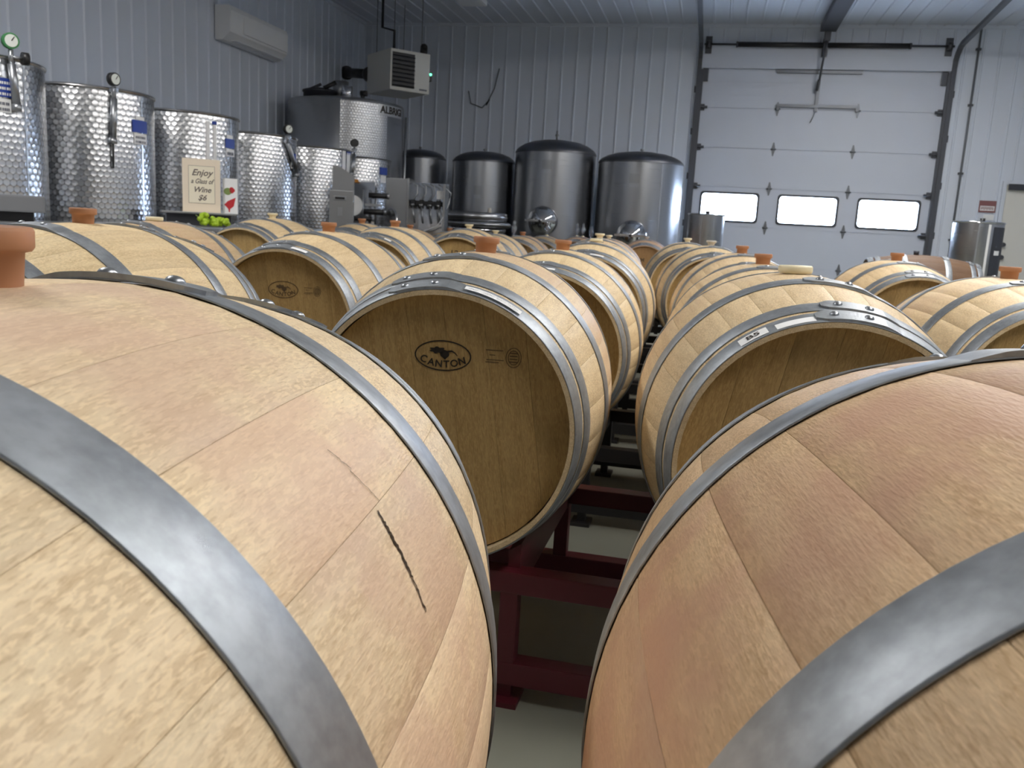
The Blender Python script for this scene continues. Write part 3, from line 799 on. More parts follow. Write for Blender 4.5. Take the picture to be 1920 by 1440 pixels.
# paper labels on hoops
strip = strip_on_hoop(c1, 9, 33, -.470, -.452, 'paper_strip', 'paper_white')
q = random.Random(3)
mb = MB(); h0, h1 = HOOPS['head']
for i in range(26):
    a = 10.5 + i * .82; t = -.461 + q.uniform(-.003, .003)
    if i in (5, 6, 13, 19): continue
    r = prof(t) + .0088
    vs = []
    for da, dt in ((0, -.0022), (.55, -.001), (.55, .0012), (0, .001)):
        aa = R(a + da); vs.append((r * math.sin(aa), t + dt, r * math.cos(aa)))
    mb.add(vs, [(0, 1, 2, 3)])
mb.obj('handwriting', 'label_text', c1)
tg = strip_on_hoop(r2, -38, -27, -.471, -.444, 'number_tag', 'paper_white', .0042)
mb = MB()
vs, fs = text_geo('B5', .021)
for v in vs:
    pass
vv = []
for v in vs:
    a = R(-32.5) + v.x * 1.25 / .29; t = -.4575 + v.y * .95
    r = prof(h0) + (prof(h1) - prof(h0)) * (t - h0) / (h1 - h0) + .0049
    vv.append((r * math.sin(a), t, r * math.cos(a)))
mb.add(vv, fs); mb.obj('tag_lettering', 'ink', r2)
strip_on_hoop(r2, -24, -10, -.472, -.450, 'smeared_tape', 'paper_white', .0038)
strip_on_hoop(BAR['C2'][0], -1, 7, -.472, -.455, 'paper_label', 'paper_white')
strip_on_hoop(b2, 8, 20, -.472, -.452, 'paper_label', 'paper_white')
strip_on_hoop(BAR['C3'][0], 2, 15, -.472, -.452, 'paper_label', 'paper_white')
strip_on_hoop(BAR['B3'][0], 16, 24, -.472, -.452, 'paper_label', 'paper_white')
strip_on_hoop(BAR['R5'][0], -30, -18, -.472, -.452, 'paper_label', 'paper_white')

# ------------------------------------------------------------------ steel racks
def rail_mesh(cx, s, z_low, rb, zb, y0, y1):
    """rail at +-0.2 m from the barrel axis; its top is bevelled to the belly it carries"""
    mb = MB(); pr = []
    for off in (.186, .2, .214):
        pr.append((cx + s * off, z_low + rb - math.sqrt(rb * rb - off * off) + .002))
    pr += [(cx + s * .214, zb), (cx + s * .186, zb)]
    vs = [(x, y, z) for y in (y0, y1) for x, z in pr]
    return mb.add(vs, [list(range(5)), list(reversed(range(5, 10)))] + [((i + 1) % 5, i, 5 + i, 5 + (i + 1) % 5) for i in range(5)])
def rack(label, x, y, z_lows, yaw, mat, half=.74, depth=.73, sp=.383, rads=(RB_, RB_)):
    """welded two-barrel rack: front and rear beams, posts, rails the bellies rest on"""
    t = thing('barrel_rack', label, 'rack', (x, y, 0), -yaw, 'steel barrel racks')
    zt = min(z_lows) + .022; hb = depth / 2; w = .025
    for s in (-1, 1):
        yy = s * (hb - w)
        MB().bbox(-half, half, yy - w, yy + w, zt - .05, zt, .004).obj('beam', mat, t)
        MB().bbox(-half, half, yy - w, yy + w, .045, .10, .004).obj('beam', mat, t)
        for px in (-half + .022, -.185, .185, half - .022):
            MB().bbox(px - .020, px + .020, yy - w + .002, yy + w - .002, .095, zt - .045, .003).obj('post', mat, t)
        for px in (-half + .04, -.185, .185, half - .04):
            MB().box(px - .035, px + .035, yy - .045, yy + .045, .0, .012).box(px - .015, px + .015, yy - .015, yy + .015, .01, .05).obj('foot', mat, t)
    for c, z_low, rbs in zip((-sp, sp), z_lows, rads):
        for s in (-1, 1):
            rail_mesh(c, s, z_low, rbs, zt - .06, -hb + .03, hb - .03).obj('rail', mat, t)
    return t
def rk(k1, k2, mat, label, sp=None):
    a, b_ = BAR[k1][0].location, BAR[k2][0].location
    zl = [BAR[k][0].location.z - RB_ * BAR[k][0].scale.x for k in (k1, k2)]
    d = (b_ - a).xy.length / 2
    return rack(label, (a.x + b_.x) / 2, (a.y + b_.y) / 2, zl, math.atan2(-(b_.y - a.y), b_.x - a.x), mat, sp=d, half=d + .34, rads=[RB_ * BAR[k][0].scale.x for k in (k1, k2)])
rk('N1', 'R1', 'rack_red', 'maroon steel rack under the cracked barrel')
rk('C1', 'R2', 'rack_red', 'maroon steel rack under the bold stamp and B5 barrels')
k3 = rk('C2', 'R3', 'rack_black', 'black steel rack with a small white tag')
MB().bbox(.10, .17, -.37, -.363, .262, .292, .002).obj('tag', 'paper_white', k3)
rk('C3', 'R4', 'rack_black', 'black steel rack third behind the maroon one')
rk('C4', 'R5', 'rack_black', 'black steel rack fourth behind the maroon one')
def rack1(k, mat, label, spacer=0):
    a = BAR[k][0]; x, y, z = a.matrix_world.translation; yaw = a.matrix_world.to_euler().z
    t = thing('barrel_stand', label, 'rack', (x, y, 0), yaw, 'steel barrel racks')
    zl = z - RB_; zt = zl + .024
    for s in (-1, 1):
        yy = s * .31
        MB().bbox(-.32, .32, yy - .025, yy + .025, zt - .05, zt, .004).obj('beam', mat, t)
        MB().bbox(-.32, .32, yy - .025, yy + .025, .045, .10, .004).obj('beam', mat, t)
        for px in (-.29, .29): MB().bbox(px - .02, px + .02, yy - .022, yy + .022, 0, zt - .045, .003).obj('post', mat, t)
        rail_mesh(0, s, zl, RB_, zt - .06, -.33, .33).obj('rail', mat, t)
for k, l in (('S1', 'beside the B5 barrel'), ('S2', 'before the sideways barrel'), ('B1', 'under the pale barrel beyond the cracked one'), ('B2', 'under the faded oval stamp barrel'),
             ('c0', 'under the greyish weathered barrel'), ('B3', 'behind the faded oval stamp barrel'), ('c1', 'under the barrel by the green grapes'), ('B4', 'under the barrel with faded numerals'),
             ('c2', 'before the bottling machine'), ('R6', 'under the last barrel behind the B5 barrel'), ('C5', 'deep behind the bold oval stamp'), ('B5', 'behind the faded numerals barrel'), ('B6', 'before the tank manway'),
             ('B7', 'under the dusty grey barrel'), ('c3', 'before the filler spouts'), ('c4', 'before the stacked tank lids'), ('D1', 'under the barrel with airlocks'), ('D2', 'before the domed tank by the overhead door'), ('P', 'under the sideways barrel')):
    rack1(k, 'rack_black', 'black steel stand ' + l)

# clear airlocks on the far barrels
AIR = MB().lathe([(.010, -.01), (.010, .02), (.008, .03), (.022, .045), (.030, .07), (.030, .095), (.018, .115), (.012, .125), (.017, .135), (.019, .15), (.012, .162), (.004, .168)], 14)
AIRM = AIR.mesh('airlock', 'clear_plastic')
for key, dx, dy, l in (('D1', -.03, .0, 0), ('D1', .045, .02, 0), ('D1', .15, .05, 2), ('B7', .03, .0, 1), ('B6', -.12, .1, 3)):
    b_ = BAR[key][0].location
    zt = b_.z + math.sqrt(max(0, (RB_) ** 2 - dx * dx))
    o = thing('airlock', ['clear plastic airlock of the close pair on the purple stained barrel', 'clear plastic airlock on the dusty grey barrel below the manway', 'clear plastic airlock standing apart on the purple stained barrel', 'clear plastic airlock beside the small terracotta bung'][l], 'airlock', (b_.x + dx, b_.y + dy, zt - .004), 0, 'airlocks on the far barrels')
    link('body', AIRM, o, (0, 0, .012)); MB().lathe([(.016, -.012), (.019, .014), (.006, .018)], 14).obj('stopper', 'silicone_white', o)

# ------------------------------------------------------------------ variable-capacity tanks along the left wall
def polar(r, a, z): return (r * math.sin(R(a)), -r * math.cos(R(a)), z)
def patch(r, a0, a1, z0, z1, n=8):
    vs = []
    for i in range(n + 1):
        a = a0 + (a1 - a0) * i / n
        vs += [polar(r, a, z0), polar(r, a, z1)]
    return MB().add(vs, [(2 * i, 2 * i + 2, 2 * i + 3, 2 * i + 1) for i in range(n)], True)
def vtank(label, x, y, top, r=.48, seam=90):
    t = thing('wine_tank', label, 'tank', (x, y, 0), 0, 'dimpled steel tanks along the wall')
    MB().lathe([(r - .004, .18), (r, .20), (r, top - .01), (r - .003, top)], 96, caps=False).obj('shell', 'steel_dimpled', t)
    MB().lathe([(.05, .11), (r * .7, .15), (r - .002, .20)], 48, caps=True).obj('bottom', 'steel_brushed', t)
    # rolled rim and the floating lid inside
    prof_ = [(r + .012 * math.cos(2 * PI * k / 10), top + .012 * math.sin(2 * PI * k / 10)) for k in range(11)]
    MB().lathe(prof_, 96, caps=False).obj('rim', 'steel_rim', t)
    MB().lathe([(r - .03, top - .42), (r - .02, top - .30), (r - .03, top - .29), (.02, top - .27)], 48).obj('floating_lid', 'steel_brushed', t)
    patch(r + .0015, seam - .8, seam + .8, .2, top - .015, 2).obj('weld_seam', 'steel_rim', t)
    for a in (30, 150, 270):
        px, py, _ = polar(r - .08, a, 0); MB().cyl((px, py, 0), (px, py, .19), .022, 12).cyl((px, py, 0), (px, py, .012), .045, 12).obj('leg', 'steel_brushed', t)
    return t
def lab(t, r, a0, a1, z0, z1, mat, name='label', lines=0, lmat='paper_white'):
    o = patch(r + .004, a0, a1, z0, z1).obj(name, mat, t)
    if lines:
        mb = MB(); q = random.Random(int(a0 * 10))
        for k in range(lines):
            zz = z1 - (z1 - z0) * (k + .7) / (lines + .4); hgt = (z1 - z0) * .22 / lines * 1.6
            nseg = 7
            for i in range(nseg):
                b0 = a0 + (a1 - a0) * (.1 + .8 * i / nseg); b1 = b0 + (a1 - a0) * .8 / nseg * q.uniform(.5, .85)
                p = patch(r + .0055, b0, b1, zz - hgt, zz + hgt * .2, 1); mb.add(p.v, p.f)
        mb.obj('print', lmat, o)
    return o
def gauge_pump(t, r, a, ztop, zbot, lean=0.0, face_a=None, knob=True, green=False, extra=None):
    """lid pump hung on the rim with a pressure dial on top"""
    px, py, _ = polar(r + .035, a, 0)
    lx, ly, _ = polar(r + .03, a + lean, 0)
    p = MB().cyl((px, py, ztop - .10), (lx, ly, zbot), .023, 14).cyl((lx, ly, zbot), (lx, ly, zbot - .04), .028, 12).cyl((px, py, ztop - .10), (px, py, ztop - .02), .014, 10).obj('lid_pump', 'zinc', t)
    fa = face_a if face_a is not None else a
    d = Vector(polar(1, fa, 0)); c = Vector((px, py, ztop + .03))
    MB().cyl(c - d * .02, c + d * .018, .046, 24).obj('dial_case', 'gauge_green' if green else 'black_plastic', p)
    MB().cyl(c + d * .017, c + d * .021, .036, 24).obj('dial_face', 'gauge_face', p)
    MB().box(-.002, .002, -.001, .001, 0, .03, Matrix.Translation(c + d * .0225) @ Matrix.Rotation(R(fa), 4, 'Z') @ Matrix.Rotation(.6, 4, 'Y')).obj('dial_needle', 'ink', p)
    if knob:
        s = Vector(polar(1, fa + 90, 0))
        MB().cyl(Vector((px, py, ztop - .06)), Vector((px, py, ztop - .06)) + s * .07, .008, 8).obj('knob_stem', 'zinc', p)
        k0 = Vector((px, py, ztop - .06)) + s * .06
        MB().cyl(k0, k0 + s * .035, .038, 12).obj('knob', 'black_plastic', p)
    else:
        MB().box(-.03, .03, -.012, .012, -.012, .012, Matrix.Translation((px, py, ztop - .045))).obj('clamp', 'zinc', p)
    if extra: MB().cyl((lx, ly, zbot), Vector(polar(r + .02, a + lean, extra)), .008, 8).obj('air_tube', 'black_plastic', p)
    return p
TX = -4.70
t1 = vtank('dimpled steel tank with a green dial and black knob on its rim', TX, 4.725, 1.885)
gauge_pump(t1, .48, 77, 1.95, 1.62, 3, 60, True, True)
lab(t1, .48, 65, 80, 1.655, 1.765, 'label_blue', 'blue_label', 3, 'paper_white'); lab(t1, .48, 66, 78, 1.565, 1.645, 'paper_white', 'white_label', 2, 'label_text')
t2 = vtank('dimpled steel tank with a black dial and long thin tube', TX, 5.86, 1.86)
gauge_pump(t2, .48, 60, 1.895, 1.52, -1.5, 80, False, False, 1.31)
lab(t2, .48, 78, 97, 1.585, 1.672, 'label_blue', 'blue_label', 0); lab(t2, .48, 79.5, 96, 1.50, 1.578, 'paper_white', 'white_label', 2, 'label_text'); lab(t2, .48, 82, 93, 1.675, 1.70, 'paper_white', 'small_tape')
t3 = vtank('dimpled steel tank with two white level strips behind the cream sign', TX, 7.09, 1.85)
lab(t3, .48, 56.5, 60.5, 1.40, 1.79, 'paper_white', 'level_strip'); lab(t3, .48, 64.3, 68, 1.40, 1.765, 'paper_white', 'level_strip'); lab(t3, .48, 63.5, 68.5, 1.768, 1.795, 'label_blue', 'strip_cap')
lab(t3, .48, 80, 97, 1.59, 1.668, 'label_blue', 'blue_label', 0); lab(t3, .48, 81, 96, 1.52, 1.582, 'paper_white', 'white_label', 1, 'label_text'); lab(t3, .48, 82, 93, 1.67, 1.70, 'paper_white', 'small_tape')
t4 = vtank('dimpled steel tank with a grey lid pump leaning across its label', TX, 8.218, 1.80)
gauge_pump(t4, .48, 77, 1.84, 1.46, 22, 60, False)
lab(t4, .48, 88, 104, 1.57, 1.65, 'label_blue', 'blue_label', 0); lab(t4, .48, 88, 104, 1.50, 1.565, 'paper_white', 'white_label', 1, 'label_text')
t5 = vtank('dimpled steel tank with white and blue strips behind the control cabinet', TX, 9.62, 1.80)
lab(t5, .48, 74, 81, 1.48, 1.79, 'paper_white', 'level_strip'); lab(t5, .48, 84, 96, 1.48, 1.775, 'paper_white', 'level_strip'); lab(t5, .48, 84, 98, 1.755, 1.79, 'label_blue', 'strip_cap')
gauge_pump(t5, .48, 103, 1.87, 1.56, -9, 215, False)
t6 = vtank('dimpled steel tank beneath the big lettered tank', TX + .03, 10.82, 1.79)
lab(t6, .48, 66, 85, 1.60, 1.69, 'label_blue', 'blue_label', 0); lab(t6, .48, 68, 81, 1.50, 1.59, 'paper_white', 'white_label', 0)

# big lettered tank in the corner
AR = .82
al = thing('large_tank', 'large steel tank with black lettering under the unit heater', 'tank', (-5.31, 12.01, 0))
MB().lathe([(AR, .35), (AR, 2.60), (AR - .015, 2.625)], 96, caps=False).obj('shell', 'steel_brushed', al)
patch(AR + .003, 18, 66, 1.85, 2.585, 24).obj('cooling_jacket', 'steel_dimpled_fine', al).location = (0, 0, 0)
MB().lathe([(AR - .015, 2.62), (AR * .75, 2.66), (AR * .4, 2.70), (.02, 2.71)], 64, caps=False).obj('top_cone', 'steel_brushed', al)
MB().lathe([(.1, .25), (AR, .36)], 64).obj('bottom', 'steel_brushed', al)
for a in (45, 135, 225, 315):
    px, py, _ = polar(AR - .12, a, 0); MB().cyl((px, py, 0), (px, py, .36), .04, 12).obj('leg', 'steel_brushed', al)
mh = MB().lathe([(.24, 2.66), (.24, 2.74), (.255, 2.745), (.255, 2.77), (.15, 2.80), (.01, 2.81)], 32, Matrix.Translation((-.30, -.22, 0))).obj('manhole', 'dark_metal', al)
MB().cyl((-.16, -.42, 2.78), (-.02, -.34, 2.87), .03, 10).obj('manhole_clamp', 'black_plastic', mh)
MB().cyl((-.56, -.18, 2.77), (-.30, -.22, 2.86), .02, 10).obj('manhole_arm', 'dark_metal', mh)
MB().cyl((.16, -.36, 2.64), (.16, -.36, 2.82), .075, 18).obj('vent_neck', 'steel_mirror', al)
MB().cyl((-.05, -.1, 2.68), (-.05, -.1, 2.92), .11, 20).obj('vent_pipe', 'steel_panel', al)
MB().cyl((.36, -.28, 2.64), (.36, -.28, 2.74), .03, 10).cyl((.33, -.28, 2.74), (.42, -.28, 2.74), .04, 10).obj('valve', 'black_plastic', al)
plate = patch(AR + .004, 55, 92, 2.44, 2.585).obj('name_plate', 'steel_rim', al)
vs, fs = text_geo('ALBRIGI', .135)
w0 = min(v.x for v in vs); w1 = max(v.x for v in vs)
mb = MB(); vv = []
for v in vs: vv.append(polar(AR + .0065, 57 + (v.x - w0) / (w1 - w0) * 33, 2.515 + v.y * 1.0))
mb.add(vv, fs).obj('tank_lettering', 'ink', al)
MB().cyl((.80, .28, .5), (.80, .28, 2.5), .02, 10).obj('sight_tube', 'zinc', al)

# four domed tanks at the back wall
def dtank(label, x, y, r, shoulder, peak, plate_a, plate_z, manway=None, rod=False):
    t = thing('domed_tank', label, 'tank', (x, y, 0), 0, 'domed steel tanks at the back wall')
    MB().lathe([(r, .30), (r, shoulder)], 96, caps=False).obj('shell', 'steel_brushed', t)
    hd = peak - shoulder
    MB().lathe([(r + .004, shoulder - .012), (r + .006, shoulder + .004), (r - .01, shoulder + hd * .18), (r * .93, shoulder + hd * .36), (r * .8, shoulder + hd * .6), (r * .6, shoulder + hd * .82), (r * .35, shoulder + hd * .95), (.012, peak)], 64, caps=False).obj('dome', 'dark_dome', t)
    MB().lathe([(.08, .2), (r, .31)], 48).obj('bottom', 'steel_brushed', t)
    for a in (45, 135, 225, 315):
        px, py, _ = polar(r - .1, a, 0); MB().cyl((px, py, 0), (px, py, .32), .035, 10).obj('leg', 'steel_brushed', t)
    MB().cyl((0, 0, peak - .01), (0, 0, peak + (.14 if rod else .045)), .014, 10).cyl((0, 0, peak + (.06 if rod else .02)), (0, 0, peak + (.09 if rod else .04)), .028, 10).obj('vent_fitting', 'zinc', t)
    p = patch(r + .004, plate_a, plate_a + 14, plate_z - .13, plate_z, 4).obj('name_plate', 'steel_panel', t)
    patch(r + .004, plate_a + 1, plate_a + 13, plate_z - .19, plate_z - .14, 4).obj('number_label', 'zinc', t)
    if manway:
        a, z, mr = manway
        c = Vector(polar(r - .03, a, z)); d = Vector(polar(1, a, 0))
        M = Matrix.Translation(c) @ d.to_track_quat('Z', 'Y').to_matrix().to_4x4()
        mw = MB().lathe([(mr + .02, 0), (mr + .02, .07), (mr, .085), (mr * .9, .12), (mr * .68, .165), (mr * .38, .195), (.004, .205)], 40, M, caps=False).obj('manway_door', 'steel_mirror', t)
        MB().box(-mr * 1.15, mr * 1.15, -.016, .016, .20, .225, M).obj('manway_bar', 'steel_rim', mw)
        MB().cyl(M @ Vector((0, 0, .2)), M @ Vector((0, 0, .27)), .018, 10).obj('manway_handle', 'black_plastic', mw)
    return t
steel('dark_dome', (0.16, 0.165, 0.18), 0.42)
dtank('small domed steel tank next to the big lettered tank', -4.83, 13.9, .42, 2.04, 2.19, -3, 1.62)
dtank('domed steel tank behind the stacked lids', -3.66, 13.6, .495, 2.00, 2.17, -2, 1.62)
dtank('tallest domed steel tank with a shiny round manway', -2.5, 13.5, .62, 2.16, 2.37, -8, 2.03, (-2, 1.14, .20), True)
dk = dtank('domed steel tank beside the overhead door track', -1.19, 13.5, .635, 2.06, 2.24, -9, 1.88, (0, 1.00, .20))
patch(.6375, 34, 35.6, .31, 2.04, 2).obj('weld_seam', 'steel_rim', dk)

# small drums either side of the overhead door
def drum(label, x, y, r, top, strip=False):
    t = thing('small_tank', label, 'tank', (x, y, 0), 0, 'small steel tanks by the overhead door')
    MB().lathe([(r - .01, .02), (r, .03), (r, top - .01)], 48, caps=False).obj('shell', 'steel_brushed', t)
    MB().lathe([(r + .012 * math.cos(2 * PI * k / 8), top + .012 * math.sin(2 * PI * k / 8)) for k in range(9)], 48, caps=False).obj('rim', 'steel_mirror', t)
    MB().lathe([(r - .01, .0), (r - .01, .03)], 32).obj('base', 'dark_metal', t)
    MB().lathe([(r - .012, top - .06), (r - .02, top - .045), (.02, top - .03)], 32).obj('lid', 'steel_brushed', t)
    MB().cyl(polar(r * .3, 10, top - .03), polar(r * .3, 10, top + .05), .028, 12).obj('lid_knob', 'black_plastic', t)
    if strip: patch(r + .003, 8, 14, .1, top - .02, 3).obj('level_strip', 'paper_white', t)
    patch(r + .012, -14, -11, .1, top + .02, 2).obj('clamp_rod', 'zinc', t)
    return t
drum('small steel tank standing before the overhead door window', -.135, 11.9, .235, 1.33)
k = drum('narrow steel tank with a white level strip near the exit door', 2.92, 11.0, .265, 1.375, True)
patch(.268, 22, 80, .1, 1.33, 8).obj('dark_reflection', 'dark_metal', k)  # dark reflection on the tank's right half, painted as a darker metal patch
patch(.272, 30, 48, 1.02, 1.07, 4).obj('white_label', 'paper_white', k)

# ------------------------------------------------------------------ unit heater in the corner
hx = thing('unit_heater', 'cream unit heater with dark louvres hung in the corner', 'heater', (-4.90, 12.62, 2.94), R(47))
# local +X runs back-right along the louvred face, local +Y back-left along the plain side
MB().bbox(0, .66, 0, .82, 0, .585, .012).obj('casing', 'heater_cream', hx)
MB().box(.03, .40, -.006, .01, .05, .54).obj('grille_opening', 'black_plastic', hx)
for i in range(8):
    MB().box(.032, .398, -.03, .0, -.004, .004, Matrix.Translation((0, -.002, .08 + i * .06)) @ Matrix.Rotation(.6, 4, 'X')).obj('louvre', 'dark_metal', hx)
mb = MB()
for i in range(6): mb.box(.49 + i * .022, .505 + i * .022, -.004, .002, .04, .065)
mb.obj('maker_print', 'label_text', hx)
MB().cyl((.06, .8, .30), (.06, 1.80, .43), .075, 18).cyl((.06, 1.72, .42), (.06, 1.78, .4275), .11, 18).cyl((.06, .8, .30), (.06, .87, .30), .12, 18).obj('flue_pipe', 'black_plastic', hx)
MB().cyl((.60, .1, .58), (.60, .1, .68), .055, 14).sphere((.60, .1, .69), .055).obj('vent_cap', 'black_plastic', hx)
MB().bbox(.655, .72, .03, .13, .20, .34, .01).obj('control_box', 'black_plastic', hx)
MB().cyl((.69, .035, .30), (.69, .02, .30), .018, 10).obj('pilot_light', 'led_green', hx)
MB().tube([(.12, .14, .58), (.12, .14, .86), (-.02, .26, .90), (-.02, .26, 1.40)], .022, 8).obj('gas_pipe', 'black_plastic', hx)
for a, b_ in ((.1, .1), (.56, .1), (.1, .7), (.56, .7)): MB().cyl((a, b_, .58), (a, b_, 1.40), .006, 6).obj('hanger_rod', 'track_steel', hx)
hc = MB().tube([(-4.30, YB - .02, 3.25), (-4.25, YB - .02, 3.05), (-4.05, YB - .02, 2.98), (-3.92, YB - .02, 3.12), (-3.98, YB - .02, 3.02), (-3.85, YB - .02, 3.3), (-3.78, YB - .02, 3.62)], .008, 6).obj('loose_cable', 'dark_metal')
tag(hc, 'loose dark cable on the back wall by the unit heater', 'cable')

# mini-split on the left wall
ac = thing('air_conditioner', 'white wall mounted air conditioner on the left ribbed wall', 'air conditioner', (XL + .0155, 10.04, 3.10))
vs = [(0, 0), (.10, 0), (.20, .09), (.215, .34), (.19, .40), (0, .40)]
mb = MB(); L = len(vs)
mb.add([(x, y, z) for y in (0, 1.46) for x, z in vs], [list(range(L)), list(reversed(range(L, 2 * L)))] + [((i + 1) % L, i, L + i, L + (i + 1) % L) for i in range(L)])
mb.obj('casing', 'ac_white', ac)
MB().box(.115, .19, .18, 1.40, .012, .02, Matrix.Translation((-.0, 0, 0)) @ Matrix.Rotation(-.0, 4, 'Y')).obj('air_flap', 'ac_white', ac)
MB().box(.203, .222, .30, 1.44, .12, .335).obj('front_panel', 'ac_white', ac)

# ceiling fittings
def ceiling_light(label, x, y, length, lit, rotz=0.0, w=.30):
    t = thing('ceiling_light', label, 'ceiling light', (x, y, ZC - .022), rotz, 'ceiling strip lights')
    MB().bbox(-w / 2, w / 2, -length / 2, length / 2, -.06, .022, .012).obj('housing', 'ac_white', t)
    MB().box(-w / 2 + .02, w / 2 - .02, -length / 2 + .02, length / 2 - .02, -.066, -.059).obj('diffuser', 'lamp_diffuser' if lit else 'ac_white', t)
for x, y, ln, l in ((2.3, 4.4, 2.4, 'lit white strip light above the barrels right of the B5 barrel'), (2.3, 7.9, 2.4, 'lit white strip light above the sideways barrel'),
                   (2.3, 11.3, 1.6, 'lit white strip light nearest the overhead door'), (2.3, .9, 2.4, 'lit white strip light above the near reddish barrel'),
                   (-3.6, 2.3, 2.4, 'lit white strip light nearest the dimpled tanks')):
    ceiling_light(l, x, y, ln, True)
ceiling_light('unlit strip light on the ceiling near the corner', -3.85, 12.75, 1.1, False, 0, .40)

# ------------------------------------------------------------------ serving counter, signs and bottling machines
ct = thing('steel_counter', 'long stainless counter in front of the dimpled tanks', 'counter', (-3.80, 6.6, 0))
MB().bbox(-.33, .30, -2.6, 1.1, .89, .93, .008).obj('worktop', 'steel_panel', ct)
MB().box(-.31, .28, -2.55, 1.05, .80, .892).obj('apron', 'steel_panel', ct)
for px in (-.28, .25):
    for py in (-2.5, -.7, 1.0): MB().box(px - .02, px + .02, py - .02, py + .02, 0, .80).obj('leg', 'steel_panel', ct)
MB().box(-.28, .25, -2.5, 1.0, .25, .27).obj('shelf', 'steel_panel', ct)
rs = thing('display_riser', 'dark riser box carrying the cream sign', 'stand', (-3.86, 6.0, .93), R(38))
MB().bbox(-.26, .28, -.10, .12, .085, .10, .004).obj('top', 'steel_panel', rs)
MB().box(-.22, .24, -.04, .10, 0, .086).obj('body', 'dark_metal', rs)
# faces the camera side: local -Y
sgn = thing('price_sign', 'cream sign offering a glass of wine for six dollars', 'sign', (-3.82, 6.0, 1.03), R(34))
sgn.scale = (.88, .88, .88)
TI = Matrix.Rotation(R(-8), 4, 'X')
MB().box(-.155, .155, -.006, .006, 0, .455, TI).obj('board', 'cream_frame', sgn)
MB().box(-.155, .155, -.05, .07, 0, .012).obj('foot', 'cream_frame', sgn)
MB().box(-.105, .110, -.0085, -.0055, .075, .395, TI).obj('card', 'cream_card', sgn)
mb = MB()
for a in (MB().box(-.105, .110, -.0095, -.008, .075, .0775), MB().box(-.105, .110, -.0095, -.008, .3925, .395), MB().box(-.105, -.1025, -.0095, -.008, .075, .395), MB().box(.1075, .110, -.0095, -.008, .075, .395)):
    mb.add([TI @ Vector(v) for v in a.v], a.f)
mb.obj('border', 'sign_brown', sgn)
mb = MB()
for body, z, s in (('Enjoy', .335, .075), ('a Glass of', .262, .058), ('Wine', .190, .065), ('$6', .122, .065)):
    vs, fs = text_geo(body, s, .35)
    wd = max(v.x for v in vs) - min(v.x for v in vs); k = min(1.0, .19 / wd)
    mb.add([TI @ Vector((v.x * k + .003, -.0098, z + v.y)) for v in vs], fs)
mb.obj('lettering', 'sign_brown', sgn)
cd2 = thing('picture_card', 'tall card with a red rose and a pink glass beside the sign', 'card', (-3.68, 6.17, 1.03), R(34))
MB().box(-.055, .055, -.005, .005, 0, .27, TI).obj('board', 'paper_white', cd2)
def flat(poly, mat, name):
    MB().add([TI @ Vector((x, -.0068, z)) for x, z in poly], [list(range(len(poly)))]).obj(name, mat, cd2)
flat([(-.018 + .03 * math.cos(2 * PI * k / 12), .17 + .028 * math.sin(2 * PI * k / 12)) for k in range(12)], 'rose_green', 'leaves')
flat([(.012 + .02 * (1 + .2 * math.cos(3 * 2 * PI * k / 15)) * math.cos(2 * PI * k / 15), .18 + .024 * math.sin(2 * PI * k / 15)) for k in range(15)], 'rose_red', 'rose')
flat([(-.045, .068), (-.015, .035), (-.012, .012), (-.004, .012), (-.002, .035), (.025, .058), (.04, .125), (.02, .115), (-.02, .095)], 'rose_red', 'glass_print')
gr = thing('grape_bunch', 'bunch of lime green grapes on the counter under the sign', 'grapes', (-3.575, 5.77, .93), R(30))
q = random.Random(9)
GM = MB().sphere((0, 0, 0), .0185, 10, 8).mesh('grape', 'grape_green')
for i in range(70):
    f = q.random(); x = -.10 + .20 * f
    hh = .075 * (1 - .6 * f); link('grape', GM, gr, (x, q.uniform(-.035, .035) * (1 - .3 * f), .020 + q.random() * hh))
MB().tube([(-.10, 0, .05), (-.115, 0, .075), (-.125, .01, .08)], .004, 6).obj('stem', 'rose_green', gr)
rc = MB()
rc.bbox(-.16, .16, -.09, .09, 0, .035, .012).bbox(-.13, .10, -.06, .08, .03, .055, .01)
o = rc.obj('red_cloth', 'red_cloth', None, (-3.60, 6.55, .93), (0, 0, R(30))); tag(o, 'folded dark red cloth on the counter behind the grapes', 'cloth')
gb = thing('grey_machine', 'flat grey machine on a black base at the end of the counter', 'machine', (-4.0, 4.30, .93), R(40))
MB().bbox(-.20, .20, -.12, .12, .055, .15, .01).obj('lid', 'grey_box', gb); MB().box(-.14, .14, -.08, .08, 0, .056).obj('base', 'black_plastic', gb)

# control cabinet
cb = thing('control_cabinet', 'grey steel control cabinet with a small display', 'cabinet', (-3.56, 7.98, 0), R(22))
MB().bbox(-.115, .115, -.10, .12, .0, 1.30, .008).obj('body', 'steel_panel', cb)
mb = MB(); pts = [(-.09, 1.295), (.115, 1.295), (.115, 1.44), (-.02, 1.52), (-.09, 1.53)]
mb.add([(x, y, z) for y in (-.06, .12) for x, z in pts], [list(range(5)), list(reversed(range(5, 10)))] + [((i + 1) % 5, i, 5 + i, 5 + (i + 1) % 5) for i in range(5)])
mb.obj('sloped_hood', 'steel_panel', cb)
MB().bbox(-.075, .045, -.108, -.098, 1.205, 1.245, .003).obj('display_bezel', 'zinc', cb); MB().box(-.06, .03, -.111, -.106, 1.215, 1.235).obj('display', 'black_plastic', cb)
MB().box(-.035, .01, -.104, -.099, 1.06, 1.14).obj('sticker', 'zinc', cb)
